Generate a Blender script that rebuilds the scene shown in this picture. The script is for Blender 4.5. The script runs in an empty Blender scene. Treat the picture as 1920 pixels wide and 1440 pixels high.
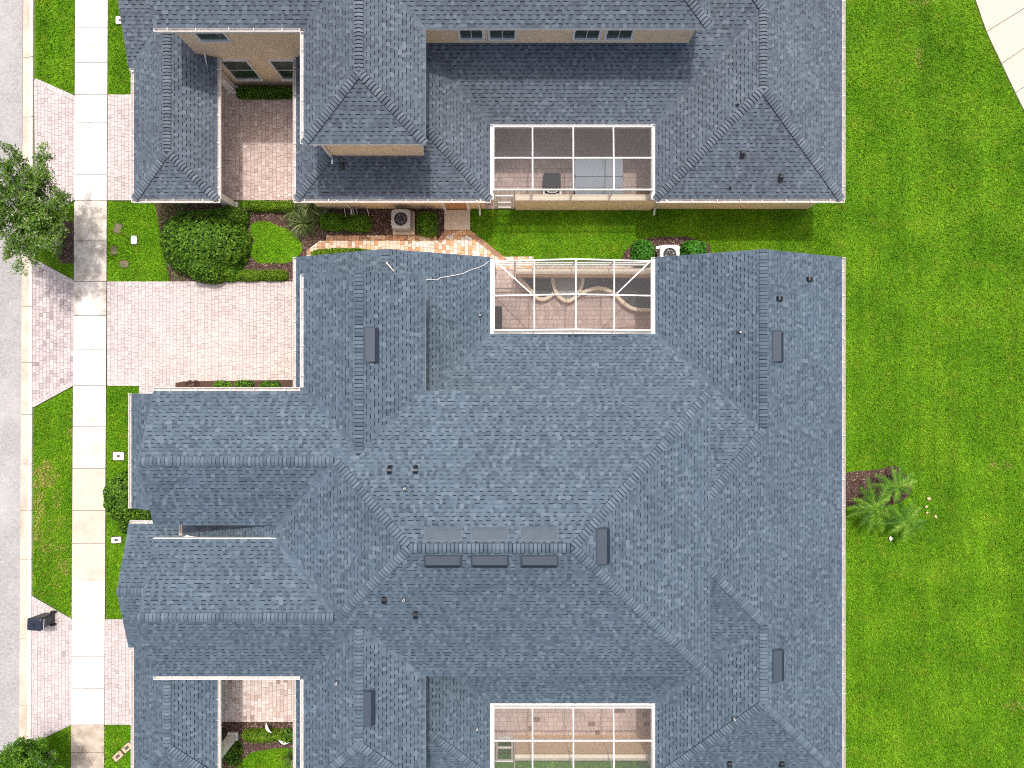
import bpy, math, random
import numpy as np
from mathutils import Vector, Matrix, noise as mnoise

random.seed(7)
rng = np.random.default_rng(7)

# ------------------------------------------------------------------ camera, sky, sun, exposure
H, F = 32.0, 1344.0                      # drone height (m), focal length in 1920-px pixels
scene = bpy.context.scene
cam_d = bpy.data.cameras.new('camera')
cam_d.sensor_width = 36.0
cam_d.lens = 36.0 * F / 1920.0
cam_d.clip_end = 1000.0
cam = bpy.data.objects.new('camera', cam_d)
cam.location = (0, 0, H)
scene.collection.objects.link(cam)
scene.camera = cam

SUN_DIR = Vector((-0.05, -0.36, -1.0)).normalized()      # light comes from the top of the picture
elev = math.asin(-SUN_DIR.z)
world = bpy.data.worlds.new('World'); scene.world = world; world.use_nodes = True
wn = world.node_tree
bg = wn.nodes['Background']
sky = wn.nodes.new('ShaderNodeTexSky'); sky.sky_type = 'NISHITA'; sky.sun_disc = False
sky.sun_elevation = elev
sky.sun_rotation = math.atan2(-SUN_DIR.x, -SUN_DIR.y)
sky.air_density = 1.0; sky.dust_density = 7.0; sky.ozone_density = 1.0
wn.links.new(sky.outputs[0], bg.inputs[0]); bg.inputs[1].default_value = 0.15
sun_d = bpy.data.lights.new('sun', 'SUN'); sun_d.energy = 2.0; sun_d.angle = math.radians(1.6)
sun_d.color = (1.0, 0.975, 0.94)
sun = bpy.data.objects.new('sun', sun_d); scene.collection.objects.link(sun)
sun.rotation_euler = SUN_DIR.to_track_quat('-Z', 'Y').to_euler()
scene.view_settings.view_transform = 'Standard'; scene.view_settings.look = 'None'
scene.view_settings.gamma = 1.0; scene.view_settings.exposure = 0.24
scene.view_settings.use_curve_mapping = False
scene.render.engine = 'CYCLES'
scene.cycles.max_bounces = 6; scene.cycles.transparent_max_bounces = 12
scene.cycles.use_denoising = False
scene.cycles.pixel_filter_type = 'BLACKMAN_HARRIS'; scene.cycles.filter_width = 1.1

COL = scene.collection

# ------------------------------------------------------------------ measuring helpers
def W(px, py, z=0.0):
    """world X, Y of a point of the site survey (given in survey pixels) at height z"""
    s = (H - z) / F
    return ((px - 960.0) * s, (720.0 - py) * s)

def G(pts, z=0.0):
    return [W(x, y, z) for x, y in pts]

# ------------------------------------------------------------------ materials
def new_mat(name):
    m = bpy.data.materials.new(name); m.use_nodes = True
    nt = m.node_tree
    return m, nt, nt.nodes['Principled BSDF']

def nd(nt, t, **kw):
    n = nt.nodes.new(t)
    for k, v in kw.items():
        setattr(n, k, v)
    return n

def ramp(nt, stops, interp='LINEAR'):
    r = nd(nt, 'ShaderNodeValToRGB'); cr = r.color_ramp; cr.interpolation = interp
    while len(cr.elements) > 1:
        cr.elements.remove(cr.elements[-1])
    for i, (p, c) in enumerate(stops):
        e = cr.elements[0] if i == 0 else cr.elements.new(p)
        e.position = p; e.color = (c[0], c[1], c[2], 1)
    return r

def pos_noise(nt, scale, detail=3, rough=0.6, vec_scale=None):
    g = nd(nt, 'ShaderNodeNewGeometry')
    n = nd(nt, 'ShaderNodeTexNoise'); n.inputs['Scale'].default_value = scale
    n.inputs['Detail'].default_value = detail; n.inputs['Roughness'].default_value = rough
    if vec_scale:
        m = nd(nt, 'ShaderNodeMapping'); m.inputs['Scale'].default_value = vec_scale
        nt.links.new(g.outputs['Position'], m.inputs['Vector']); nt.links.new(m.outputs[0], n.inputs['Vector'])
    else:
        nt.links.new(g.outputs['Position'], n.inputs['Vector'])
    return n.outputs['Fac']

def mapr(nt, v, a, b, c, d):
    m = nd(nt, 'ShaderNodeMapRange')
    m.inputs[1].default_value = a; m.inputs[2].default_value = b
    m.inputs[3].default_value = c; m.inputs[4].default_value = d
    nt.links.new(v, m.inputs[0]); return m.outputs[0]

def mixc(nt, mode, fac, a, b):
    m = nd(nt, 'ShaderNodeMix', data_type='RGBA', blend_type=mode)
    for s, v in ((0, fac), (6, a), (7, b)):
        if isinstance(v, (int, float)):
            m.inputs[s].default_value = v
        elif isinstance(v, tuple):
            m.inputs[s].default_value = (v[0], v[1], v[2], 1)
        else:
            nt.links.new(v, m.inputs[s])
    return m.outputs[2]

def bumped(nt, b, scale, strength, dist=0.01, detail=4):
    h = pos_noise(nt, scale, detail)
    bp = nd(nt, 'ShaderNodeBump'); bp.inputs['Strength'].default_value = strength
    bp.inputs['Distance'].default_value = dist
    nt.links.new(h, bp.inputs['Height']); nt.links.new(bp.outputs[0], b.inputs['Normal'])

def flat(name, col, rough=0.7, spec=0.3, var=0.12, vscale=6.0, bump=0.0, bscale=80.0, metal=0.0, dirt=None, dscale=1.5):
    m, nt, b = new_mat(name)
    f = mapr(nt, pos_noise(nt, vscale, 5), 0.25, 0.75, 1 - var, 1 + var)
    c = mixc(nt, 'MULTIPLY', 1.0, col, f)
    if dirt:
        d = mapr(nt, pos_noise(nt, dscale, 6, 0.7), 0.45, 0.72, 0.0, dirt[1])
        c = mixc(nt, 'MIX', d, c, dirt[0])
    nt.links.new(c, b.inputs['Base Color'])
    b.inputs['Roughness'].default_value = rough; b.inputs['Metallic'].default_value = metal
    b.inputs['Specular IOR Level'].default_value = spec
    if bump: bumped(nt, b, bscale, bump)
    return m

def tinted(name, stops, rough=0.85, spec=0.25, fine=(70, 0.18), broad=(0.5, 0.12), bump=0.3, bscale=150, interp='LINEAR', stain=None, sub=0.0):
    """colour picked by the per-piece 'tint' value; granule and weathering noise on top"""
    m, nt, b = new_mat(name)
    a = nd(nt, 'ShaderNodeAttribute', attribute_name='tint')
    r = ramp(nt, stops, interp); nt.links.new(a.outputs['Fac'], r.inputs[0])
    f1 = mapr(nt, pos_noise(nt, fine[0], 2), 0.25, 0.75, 1 - fine[1], 1 + fine[1])
    f2 = mapr(nt, pos_noise(nt, broad[0], 4), 0.3, 0.7, 1 - broad[1], 1 + broad[1])
    c = mixc(nt, 'MULTIPLY', 1.0, r.outputs[0], f1)
    c = mixc(nt, 'MULTIPLY', 1.0, c, f2)
    if stain:
        d = mapr(nt, pos_noise(nt, stain[2], 6, 0.7), stain[3], stain[4], 0.0, stain[1])
        c = mixc(nt, 'MIX', d, c, stain[0])
    nt.links.new(c, b.inputs['Base Color'])
    b.inputs['Roughness'].default_value = rough
    b.inputs['Specular IOR Level'].default_value = spec
    if sub:
        t = nd(nt, 'ShaderNodeBsdfTranslucent'); nt.links.new(c, t.inputs[0])
        mx = nd(nt, 'ShaderNodeMixShader'); mx.inputs[0].default_value = sub
        nt.links.new(b.outputs[0], mx.inputs[1]); nt.links.new(t.outputs[0], mx.inputs[2])
        nt.links.new(mx.outputs[0], nt.nodes['Material Output'].inputs[0])
    if bump: bumped(nt, b, bscale, bump, 0.004)
    return m

M = {}
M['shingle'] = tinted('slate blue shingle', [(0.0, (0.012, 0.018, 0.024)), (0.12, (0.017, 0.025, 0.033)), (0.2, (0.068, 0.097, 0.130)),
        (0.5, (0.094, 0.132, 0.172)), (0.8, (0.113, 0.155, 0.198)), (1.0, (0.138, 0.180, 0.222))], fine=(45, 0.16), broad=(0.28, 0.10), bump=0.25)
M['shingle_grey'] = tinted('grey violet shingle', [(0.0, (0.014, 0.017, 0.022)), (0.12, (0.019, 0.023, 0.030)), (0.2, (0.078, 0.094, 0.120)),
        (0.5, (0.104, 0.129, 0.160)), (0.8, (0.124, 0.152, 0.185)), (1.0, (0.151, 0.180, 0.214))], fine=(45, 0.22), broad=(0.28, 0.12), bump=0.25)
M['underlay'] = flat('roof underlay', (0.045, 0.055, 0.07), 0.9)
M['white'] = flat('white painted metal', (0.80, 0.79, 0.765), 0.45, 0.4, 0.05, 3.0, dirt=((0.5, 0.45, 0.38), 0.25), dscale=3)
M['gutter_in'] = flat('gutter inside', (0.62, 0.54, 0.50), 0.7, 0.3, 0.15, 4.0, dirt=((0.25, 0.2, 0.16), 0.5), dscale=2.5)
M['stucco'] = flat('peach stucco', (0.89, 0.69, 0.46), 0.92, 0.2, 0.05, 2.0, bump=0.35, bscale=60, dirt=((0.55, 0.4, 0.26), 0.25), dscale=0.8)
M['stucco_pale'] = flat('cream stucco cap', (0.80, 0.70, 0.54), 0.9, 0.2, 0.05, 2.0, bump=0.3, bscale=60)
M['glass'] = flat('window glass', (0.045, 0.075, 0.06), 0.08, 0.6, 0.3, 1.5)
M['door'] = flat('door paint', (0.55, 0.27, 0.13), 0.6, 0.3, 0.06)
M['asphalt'] = flat('worn light asphalt', (0.37, 0.355, 0.35), 0.95, 0.2, 0.28, 9.0, bump=0.8, bscale=30, dirt=((0.55, 0.53, 0.52), 0.6), dscale=0.5)
M['curb'] = flat('curb concrete', (0.68, 0.57, 0.465), 0.9, 0.2, 0.08, 5.0, bump=0.3, bscale=50, dirt=((0.30, 0.25, 0.20), 0.75), dscale=0.7)
M['curb_top'] = flat('pale curb concrete', (0.78, 0.73, 0.66), 0.9, 0.2, 0.08, 5.0, bump=0.3, bscale=50, dirt=((0.42, 0.35, 0.28), 0.5), dscale=0.7)
M['slab'] = tinted('sidewalk concrete', [(0.0, (0.36, 0.29, 0.225)), (0.35, (0.56, 0.455, 0.355)), (0.65, (0.70, 0.63, 0.54)), (1.0, (0.74, 0.71, 0.665))],
        rough=0.92, fine=(28, 0.05), broad=(2.2, 0.07), bump=0.25, bscale=60, stain=((0.36, 0.28, 0.20), 0.55, 1.15, 0.5, 0.8))
M['slab_stain_shade'] = tinted('stained and shaded sidewalk concrete', [(0.0, (0.40, 0.33, 0.26)), (0.35, (0.60, 0.51, 0.41)), (0.65, (0.76, 0.70, 0.61)), (1.0, (0.74, 0.71, 0.665))],
        rough=0.92, fine=(28, 0.06), broad=(2.5, 0.12), bump=0.25, bscale=60, stain=((0.27, 0.215, 0.16), 0.85, 1.3, 0.44, 0.68))  # brown blotches hold both real stains and street-tree shade painted in
M['joint'] = flat('joint sand', (0.22, 0.185, 0.17), 0.95, 0.1, 0.2, 20)
M['joint_dark'] = flat('dark joint soil', (0.10, 0.075, 0.05), 0.95, 0.1, 0.3, 20)
M['paver'] = tinted('pale pink paver', [(0.0, (0.28, 0.235, 0.23)), (0.25, (0.42, 0.36, 0.353)), (0.6, (0.55, 0.478, 0.468)), (1.0, (0.63, 0.565, 0.55))],
        rough=0.9, fine=(35, 0.08), broad=(0.8, 0.07), bump=0.3, bscale=60, stain=((0.38, 0.33, 0.33), 0.4, 0.7, 0.55, 0.8))
M['paver_red'] = tinted('rose court paver', [(0.0, (0.18, 0.125, 0.11)), (0.3, (0.42, 0.305, 0.265)), (0.7, (0.57, 0.45, 0.405)), (1.0, (0.68, 0.59, 0.555))],
        rough=0.9, fine=(35, 0.1), broad=(0.8, 0.1), bump=0.3, bscale=60)
M['paver_patio'] = tinted('patio paver', [(0.0, (0.20, 0.14, 0.125)), (0.3, (0.40, 0.305, 0.275)), (0.7, (0.52, 0.41, 0.37)), (1.0, (0.62, 0.50, 0.45))],
        rough=0.9, fine=(35, 0.1), broad=(0.8, 0.12), bump=0.3, bscale=60)
M['paver_walk'] = tinted('mixed walk paver', [(0.0, (0.26, 0.15, 0.10)), (0.18, (0.42, 0.24, 0.16)), (0.36, (0.60, 0.33, 0.18)), (0.55, (0.68, 0.43, 0.22)),
        (0.7, (0.72, 0.56, 0.42)), (0.85, (0.66, 0.58, 0.50)), (1.0, (0.72, 0.68, 0.63))], rough=0.9, fine=(35, 0.1), broad=(1.0, 0.1), bump=0.3, bscale=60)
M['concrete'] = flat('broomed concrete', (0.70, 0.60, 0.47), 0.92, 0.2, 0.08, 6, bump=0.3, bscale=60, dirt=((0.5, 0.4, 0.3), 0.4), dscale=1.2)
M['path'] = flat('pale path concrete', (0.60, 0.515, 0.44), 0.92, 0.2, 0.05, 4, bump=0.2, bscale=60, dirt=((0.6, 0.5, 0.42), 0.4), dscale=0.8)
M['mulch'] = flat('mulch soil', (0.085, 0.052, 0.042), 0.97, 0.1, 0.35, 18, bump=0.8, bscale=30)
M['chips'] = tinted('mulch chip', [(0.0, (0.035, 0.02, 0.015)), (0.5, (0.105, 0.062, 0.052)), (0.85, (0.20, 0.13, 0.11)), (1.0, (0.42, 0.32, 0.27))], rough=0.95, bump=0)
M['gravel'] = tinted('dark gravel', [(0.0, (0.05, 0.055, 0.065)), (0.6, (0.14, 0.15, 0.17)), (1.0, (0.36, 0.37, 0.39))], rough=0.85, bump=0)
M['bark'] = flat('grey bark', (0.36, 0.33, 0.30), 0.95, 0.1, 0.3, 14, bump=0.8, bscale=40)
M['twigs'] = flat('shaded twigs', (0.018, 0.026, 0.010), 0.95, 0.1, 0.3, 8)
M['lid_dark'] = flat('bin plastic', (0.016, 0.024, 0.042), 0.45, 0.45, 0.12, 5)
M['rubber'] = flat('black rubber', (0.012, 0.012, 0.013), 0.6, 0.3)
M['vent'] = flat('vent metal', (0.045, 0.062, 0.085), 0.55, 0.4, 0.07, 3, dirt=((0.06, 0.077, 0.10), 0.3), dscale=5)
M['vent_sunlit'] = flat('sunlit vent metal', (0.092, 0.117, 0.148), 0.55, 0.3, 0.10, 3, dirt=((0.115, 0.135, 0.16), 0.35), dscale=3)  # paler copy for vents on the sunward slope: sunlight put into the colour
M['vent_facet_shade'] = flat('shaded vent facet', (0.022, 0.032, 0.055), 0.55, 0.4)  # dark facet, shade painted in; sunward vents keep the plain lid colour
M['vent_dark'] = flat('vent throat', (0.03, 0.037, 0.05), 0.6, 0.4)
M['black_gloss'] = flat('black vent hood', (0.012, 0.014, 0.018), 0.22, 0.6)
M['pipe'] = flat('plastic pipe', (0.66, 0.63, 0.58), 0.5, 0.4)
M['ac_grey'] = flat('grey enamel', (0.42, 0.42, 0.42), 0.5, 0.4, 0.05)
M['ac_white'] = flat('white enamel', (0.80, 0.80, 0.80), 0.5, 0.4, 0.05)
M['ac_dark'] = flat('dark coil', (0.03, 0.033, 0.037), 0.7, 0.3)
M['blade'] = flat('fan blade', (0.20, 0.215, 0.235), 0.4, 0.5, metal=0.4)
M['vinyl'] = flat('spa cover vinyl', (0.25, 0.295, 0.34), 0.6, 0.4, 0.06, 2, bump=0.2, bscale=20)
M['vinyl_dark'] = flat('spa cover piping', (0.05, 0.06, 0.075), 0.6, 0.4)
M['cover'] = flat('black fabric cover', (0.018, 0.02, 0.023), 0.85, 0.2, 0.1, 5, bump=0.3, bscale=12)
M['steel'] = flat('brushed steel', (0.62, 0.62, 0.62), 0.35, 0.5, metal=0.6)
M['box_white'] = flat('white meter lid', (0.80, 0.80, 0.79), 0.6, 0.3, 0.04)
M['box_green'] = flat('pale green lid', (0.62, 0.74, 0.70), 0.6, 0.3, 0.04)
M['box_tan'] = flat('tan valve lid', (0.58, 0.45, 0.31), 0.7, 0.3, 0.1, 12)
M['box_brown'] = flat('weathered lid', (0.23, 0.17, 0.135), 0.9, 0.2, 0.25, 12, bump=0.3, bscale=40)
M['lid_mark'] = flat('lid insert', (0.10, 0.085, 0.085), 0.7)
M['water'] = flat('basin stone', (0.30, 0.30, 0.29), 0.5, 0.4, 0.25, 6)
M['debris'] = flat('dry leaf', (0.62, 0.45, 0.28), 0.9, 0.1, 0.2, 12)
M['copper'] = flat('oxidised flashing', (0.34, 0.22, 0.13), 0.6)

def grass_mat(name, blade=True):
    m, nt, b = new_mat(name)
    n1 = pos_noise(nt, 0.45, 4, 0.6)
    r = ramp(nt, [(0.28, (0.092, 0.248, 0.004)), (0.5, (0.140, 0.335, 0.007)), (0.72, (0.205, 0.410, 0.012))])
    nt.links.new(n1, r.inputs[0])
    stripes = pos_noise(nt, 1.0, 2, 0.5, (1.5, 0.06, 1.0))
    c = mixc(nt, 'MULTIPLY', 1.0, r.outputs[0], mapr(nt, stripes, 0.3, 0.7, 0.87, 1.13))
    fine = pos_noise(nt, 5.0, 6, 0.75)
    c = mixc(nt, 'MULTIPLY', 1.0, c, mapr(nt, fine, 0.3, 0.7, 0.80, 1.20))
    y = mapr(nt, pos_noise(nt, 1.6, 6, 0.75), 0.52, 0.72, 0.0, 0.6)
    c = mixc(nt, 'MIX', y, c, (0.30, 0.36, 0.025))
    if blade:
        a = nd(nt, 'ShaderNodeAttribute', attribute_name='tint')
        rr = ramp(nt, [(0.0, (0.5, 0.55, 0.5)), (0.5, (1.0, 1.0, 1.0)), (0.8, (1.5, 1.35, 1.7)), (0.81, (2.0, .75, 8.0)), (1.0, (3.0, 1.15, 14.0))])
        nt.links.new(a.outputs['Fac'], rr.inputs[0])
        c = mixc(nt, 'MULTIPLY', 1.0, c, rr.outputs[0])
    else:
        c = mixc(nt, 'MULTIPLY', 1.0, c, (0.60, 0.60, 0.60))
    nt.links.new(c, b.inputs['Base Color'])
    b.inputs['Roughness'].default_value = 0.75; b.inputs['Specular IOR Level'].default_value = 0.15
    if not blade: bumped(nt, b, 25, 0.8, 0.03)
    return m
M['grass'] = grass_mat('lawn grass blade')
M['turf'] = grass_mat('lawn turf', False)
def leafm(name, a, b_, c, d):
    return tinted(name, [(0.0, a), (0.4, b_), (0.75, c), (1.0, d)], rough=0.55, spec=0.18, fine=(9, 0.15), broad=(1.1, 0.15), bump=0, sub=0.22)
M['leaf_dark'] = leafm('glossy dark leaf', (0.018, 0.055, 0.006), (0.066, 0.170, 0.010), (0.15, 0.295, 0.018), (0.28, 0.41, 0.06))
M['leaf_mid'] = leafm('hedge leaf', (0.03, 0.10, 0.006), (0.08, 0.21, 0.010), (0.15, 0.32, 0.018), (0.27, 0.42, 0.05))
M['leaf_lime'] = leafm('lime hedge leaf', (0.05, 0.12, 0.006), (0.12, 0.24, 0.010), (0.20, 0.33, 0.014), (0.30, 0.42, 0.04))
M['leaf_bright'] = leafm('bright shrub leaf', (0.018, 0.09, 0.008), (0.045, 0.19, 0.015), (0.09, 0.29, 0.03), (0.18, 0.40, 0.08))
M['leaf_oak'] = leafm('oak leaf', (0.035, 0.085, 0.010), (0.11, 0.225, 0.024), (0.21, 0.36, 0.045), (0.55, 0.58, 0.42))
M['leaf_strap'] = tinted('strap leaf', [(0.0, (0.02, 0.05, 0.01)), (0.5, (0.07, 0.12, 0.02)), (0.8, (0.22, 0.25, 0.07)), (1.0, (0.50, 0.50, 0.30))], rough=0.5, bump=0, sub=0.15)
M['leaf_palm'] = leafm('palm leaflet', (0.02, 0.07, 0.006), (0.06, 0.17, 0.012), (0.13, 0.28, 0.02), (0.28, 0.42, 0.06))

def screen_mat():
    m, nt, b = new_mat('insect screen')
    b.inputs['Base Color'].default_value = (0.17, 0.17, 0.175, 1); b.inputs['Roughness'].default_value = 0.9
    b.inputs['Specular IOR Level'].default_value = 0.1
    t = nd(nt, 'ShaderNodeBsdfTransparent'); mx = nd(nt, 'ShaderNodeMixShader'); mx.inputs[0].default_value = 0.27
    nt.links.new(t.outputs[0], mx.inputs[1]); nt.links.new(b.outputs[0], mx.inputs[2])
    nt.links.new(mx.outputs[0], nt.nodes['Material Output'].inputs[0])
    return m
M['screen'] = screen_mat()

# ------------------------------------------------------------------ object helpers
def setp(o, label=None, cat=None, group=None, kind=None):
    if label: o['label'] = label
    if cat: o['category'] = cat
    if group: o['group'] = group
    if kind: o['kind'] = kind
    return o

def link(o, parent=None):
    COL.objects.link(o)
    if parent is not None: o.parent = parent
    return o

def thing(name, label, cat, loc=(0, 0, 0), rotz=0.0, group=None):
    o = bpy.data.objects.new(name, None); o.empty_display_size = 0.2
    o.location = loc; o.rotation_euler = (0, 0, rotz)
    link(o); return setp(o, label, cat, group)

class MB:
    """collects faces, then links them as ONE mesh object"""
    def __init__(s):
        s.v = []; s.f = []; s.t = []; s.m = []
    def face(s, pts, tint=0.5, mi=0):
        n = len(s.v); s.v.extend(pts); s.f.append(tuple(range(n, n + len(pts)))); s.t.append(tint); s.m.append(mi)
    def prism(s, poly, z0, z1, tint=0.5, mi=0, mi_side=None, bottom=True):
        """poly: CCW list of (x,y) or (x,y) with per-vertex heights in z1"""
        n = len(poly); zt = z1 if isinstance(z1, (list, tuple)) else [z1] * n
        zb = z0 if isinstance(z0, (list, tuple)) else [z0] * n
        b = len(s.v)
        s.v.extend((p[0], p[1], zt[i]) for i, p in enumerate(poly))
        s.v.extend((p[0], p[1], zb[i]) for i, p in enumerate(poly))
        ms = mi if mi_side is None else mi_side
        s.f.append(tuple(range(b, b + n))); s.t.append(tint); s.m.append(mi)
        if bottom:
            s.f.append(tuple(range(b + 2 * n - 1, b + n - 1, -1))); s.t.append(tint); s.m.append(ms)
        for i in range(n):
            j = (i + 1) % n
            s.f.append((b + n + i, b + n + j, b + j, b + i)); s.t.append(tint); s.m.append(ms)
        return s
    def box(s, x0, x1, y0, y1, z0, z1, tint=0.5, mi=0):
        x0, x1 = min(x0, x1), max(x0, x1); y0, y1 = min(y0, y1), max(y0, y1)
        return s.prism([(x0, y0), (x1, y0), (x1, y1), (x0, y1)], z0, z1, tint, mi)
    def beam(s, a, b, w, h, tint=0.5, mi=0):
        a = Vector(a); b = Vector(b); d = (b - a).normalized()
        up = Vector((0, 0, 1)) if abs(d.z) < 0.95 else Vector((0, 1, 0))
        sd = d.cross(up).normalized() * (w / 2); u = sd.cross(d).normalized() * (h / 2)
        n = len(s.v)
        for p in (a, b):
            for k in ((-1, -1), (1, -1), (1, 1), (-1, 1)):
                s.v.append(tuple(p + sd * k[0] + u * k[1]))
        for f in ((0, 1, 2, 3), (7, 6, 5, 4), (0, 4, 5, 1), (1, 5, 6, 2), (2, 6, 7, 3), (3, 7, 4, 0)):
            s.f.append(tuple(n + i for i in f)); s.t.append(tint); s.m.append(mi)
        return s
    def tube(s, pts, radii, seg=8, tint=0.5, mi=0, cap=True):
        pts = [Vector(p) for p in pts]
        if isinstance(radii, (int, float)): radii = [radii] * len(pts)
        rings = []
        for i, p in enumerate(pts):
            d = (pts[min(i + 1, len(pts) - 1)] - pts[max(i - 1, 0)]).normalized()
            up = Vector((0, 0, 1)) if abs(d.z) < 0.9 else Vector((1, 0, 0))
            a = d.cross(up).normalized(); c = a.cross(d)
            n = len(s.v)
            for k in range(seg):
                t = 2 * math.pi * k / seg
                s.v.append(tuple(p + (a * math.cos(t) + c * math.sin(t)) * radii[i]))
            rings.append(n)
        for i in range(len(rings) - 1):
            for k in range(seg):
                k2 = (k + 1) % seg
                s.f.append((rings[i] + k, rings[i] + k2, rings[i + 1] + k2, rings[i + 1] + k)); s.t.append(tint); s.m.append(mi)
        if cap:
            s.f.append(tuple(rings[0] + k for k in range(seg))[::-1]); s.t.append(tint); s.m.append(mi)
            s.f.append(tuple(rings[-1] + k for k in range(seg))); s.t.append(tint); s.m.append(mi)
        return s
    def disc(s, c, r, z0, z1, seg=20, tint=0.5, mi=0, r2=None):
        r2 = r if r2 is None else r2
        b = len(s.v)
        for k in range(seg):
            t = 2 * math.pi * k / seg
            s.v.append((c[0] + math.cos(t) * r, c[1] + math.sin(t) * r, z0))
        for k in range(seg):
            t = 2 * math.pi * k / seg
            s.v.append((c[0] + math.cos(t) * r2, c[1] + math.sin(t) * r2, z1))
        s.f.append(tuple(b + seg + k for k in range(seg))); s.t.append(tint); s.m.append(mi)
        for k in range(seg):
            k2 = (k + 1) % seg
            s.f.append((b + k, b + k2, b + seg + k2, b + seg + k)); s.t.append(tint); s.m.append(mi)
        return s
    def mesh(s, name, mats):
        me = bpy.data.meshes.new(name)
        me.from_pydata(s.v, [], s.f)
        at = me.attributes.new('tint', 'FLOAT', 'FACE'); at.data.foreach_set('value', s.t)
        mats = mats if isinstance(mats, (list, tuple)) else [mats]
        for m in mats: me.materials.append(m)
        if len(mats) > 1: me.polygons.foreach_set('material_index', s.m)
        me.update()
        return me
    def build(s, name, mats, parent=None, smooth=False, bevel=0.0):
        me = s.mesh(name, mats)
        if smooth: me.polygons.foreach_set('use_smooth', [True] * len(me.polygons))
        o = link(bpy.data.objects.new(name, me), parent)
        if bevel:
            bv = o.modifiers.new('bevel', 'BEVEL'); bv.width = bevel; bv.segments = 2; bv.limit_method = 'ANGLE'
        return o

def tri_object(name, V, T, tint, mat, parent=None):
    """V (n,3) float, T (m,3|4) int, tint (m,) -> one mesh object, fast"""
    me = bpy.data.meshes.new(name); k = T.shape[1]; m = len(T)
    me.vertices.add(len(V)); me.vertices.foreach_set('co', np.ascontiguousarray(V, dtype=np.float32).ravel())
    me.loops.add(m * k); me.loops.foreach_set('vertex_index', np.ascontiguousarray(T, dtype=np.int32).ravel())
    me.polygons.add(m); me.polygons.foreach_set('loop_start', np.arange(0, m * k, k, dtype=np.int32))
    me.update(calc_edges=True)
    at = me.attributes.new('tint', 'FLOAT', 'FACE'); at.data.foreach_set('value', np.asarray(tint, dtype=np.float32))
    me.materials.append(mat)
    return link(bpy.data.objects.new(name, me), parent)

def struct(o):
    o['kind'] = 'structure'; return o

# ------------------------------------------------------------------ polygon helpers
def ccw(poly):
    a = sum(poly[i][0] * poly[(i + 1) % len(poly)][1] - poly[(i + 1) % len(poly)][0] * poly[i][1] for i in range(len(poly)))
    return list(poly) if a > 0 else list(poly)[::-1]

def halfplanes(poly):
    poly = ccw(poly); out = []
    for i in range(len(poly)):
        (x0, y0), (x1, y1) = poly[i], poly[(i + 1) % len(poly)]
        nx, ny = -(y1 - y0), x1 - x0
        l = math.hypot(nx, ny)
        if l < 1e-9: continue
        out.append((nx / l, ny / l, -(nx * x0 + ny * y0) / l))
    return out

def clip(poly, hps):
    """returns (clipped polygon, was_cut)"""
    cut = False
    for a, b, c in hps:
        d = [a * p[0] + b * p[1] + c for p in poly]
        if min(d) >= -1e-9: continue
        if max(d) <= 1e-9: return [], True
        cut = True; out = []
        for i in range(len(poly)):
            p, q, dp, dq = poly[i], poly[(i + 1) % len(poly)], d[i], d[(i + 1) % len(poly)]
            if dp >= 0: out.append(p)
            if (dp > 0 and dq < 0) or (dp < 0 and dq > 0):
                t = dp / (dp - dq); out.append((p[0] + (q[0] - p[0]) * t, p[1] + (q[1] - p[1]) * t))
        poly = out
        if len(poly) < 3: return [], True
    return poly, cut

def area(p):
    return abs(sum(p[i][0] * p[(i + 1) % len(p)][1] - p[(i + 1) % len(p)][0] * p[i][1] for i in range(len(p)))) / 2

def inside(P, poly):
    """P (n,2) numpy, poly any simple polygon"""
    x, y = P[:, 0], P[:, 1]; r = np.zeros(len(P), bool); n = len(poly)
    for i in range(n):
        x0, y0 = poly[i]; x1, y1 = poly[(i + 1) % n]
        if y0 == y1: continue
        c = ((y0 > y) != (y1 > y)) & (x < (x1 - x0) * (y - y0) / (y1 - y0) + x0)
        r ^= c
    return r

def in_frame(x, y, z, mx=60):
    s = F / (H - z)
    return abs(x * s) < 960 + mx and abs(y * s) < 720 + mx

# ================================================================== THE SETTING
gm = MB(); gm.face([(-160, -160, -0.02), (160, -160, -0.02), (160, 160, -0.02), (-160, 160, -0.02)])
struct(gm.build('ground', M['turf']))

def sheet(name, px, z, mat, th=0.06):
    o = MB().prism(ccw(G(px)), z - th, z).build(name, mat)
    return struct(o)

# street: asphalt, gutter pan, curb (the street leans a little to the left going down)
road = MB(); a0 = W(44, -300)[0]; a1 = W(36, 1740)[0]; yt = W(0, -300)[1]; yb = W(0, 1740)[1]
road.prism([(-60, yb), (a1, yb), (a0, yt), (-60, yt)], -0.2, 0.004)
struct(road.build('road', M['asphalt']))
curb = thing('curb', 'pale concrete curb and gutter pan along the street', 'curb'); del curb['label']; del curb['category']; curb['kind'] = 'structure'
cj = [-300, -90, 108, 220, 330, 455, 575, 680, 777, 870, 957, 1049, 1197, 1322, 1440, 1560, 1740]
for i in range(len(cj) - 1):
    y0, y1 = cj[i] + 0.35, cj[i + 1] - 0.35
    def ex(y, a, b): return a + (b - a) * y / 1440.0
    tt = random.uniform(0.2, 0.9)
    pan = MB().prism(ccw(G([(ex(y0, 44.2, 36.2), y0), (ex(y0, 58, 53), y0), (ex(y1, 58, 53), y1), (ex(y1, 44.2, 36.2), y1)])), -0.2, [0.02] * 4)
    pan.build('gutter_pan', M['curb'], curb)
    top = MB().prism(ccw(G([(ex(y0, 58.2, 53.2), y0), (ex(y0, 64.5, 60.5), y0), (ex(y1, 64.5, 60.5), y1), (ex(y1, 58.2, 53.2), y1)])), -0.2, 0.11)
    top.build('curb_stone', M['curb_top'], curb, bevel=0.03)

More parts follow.
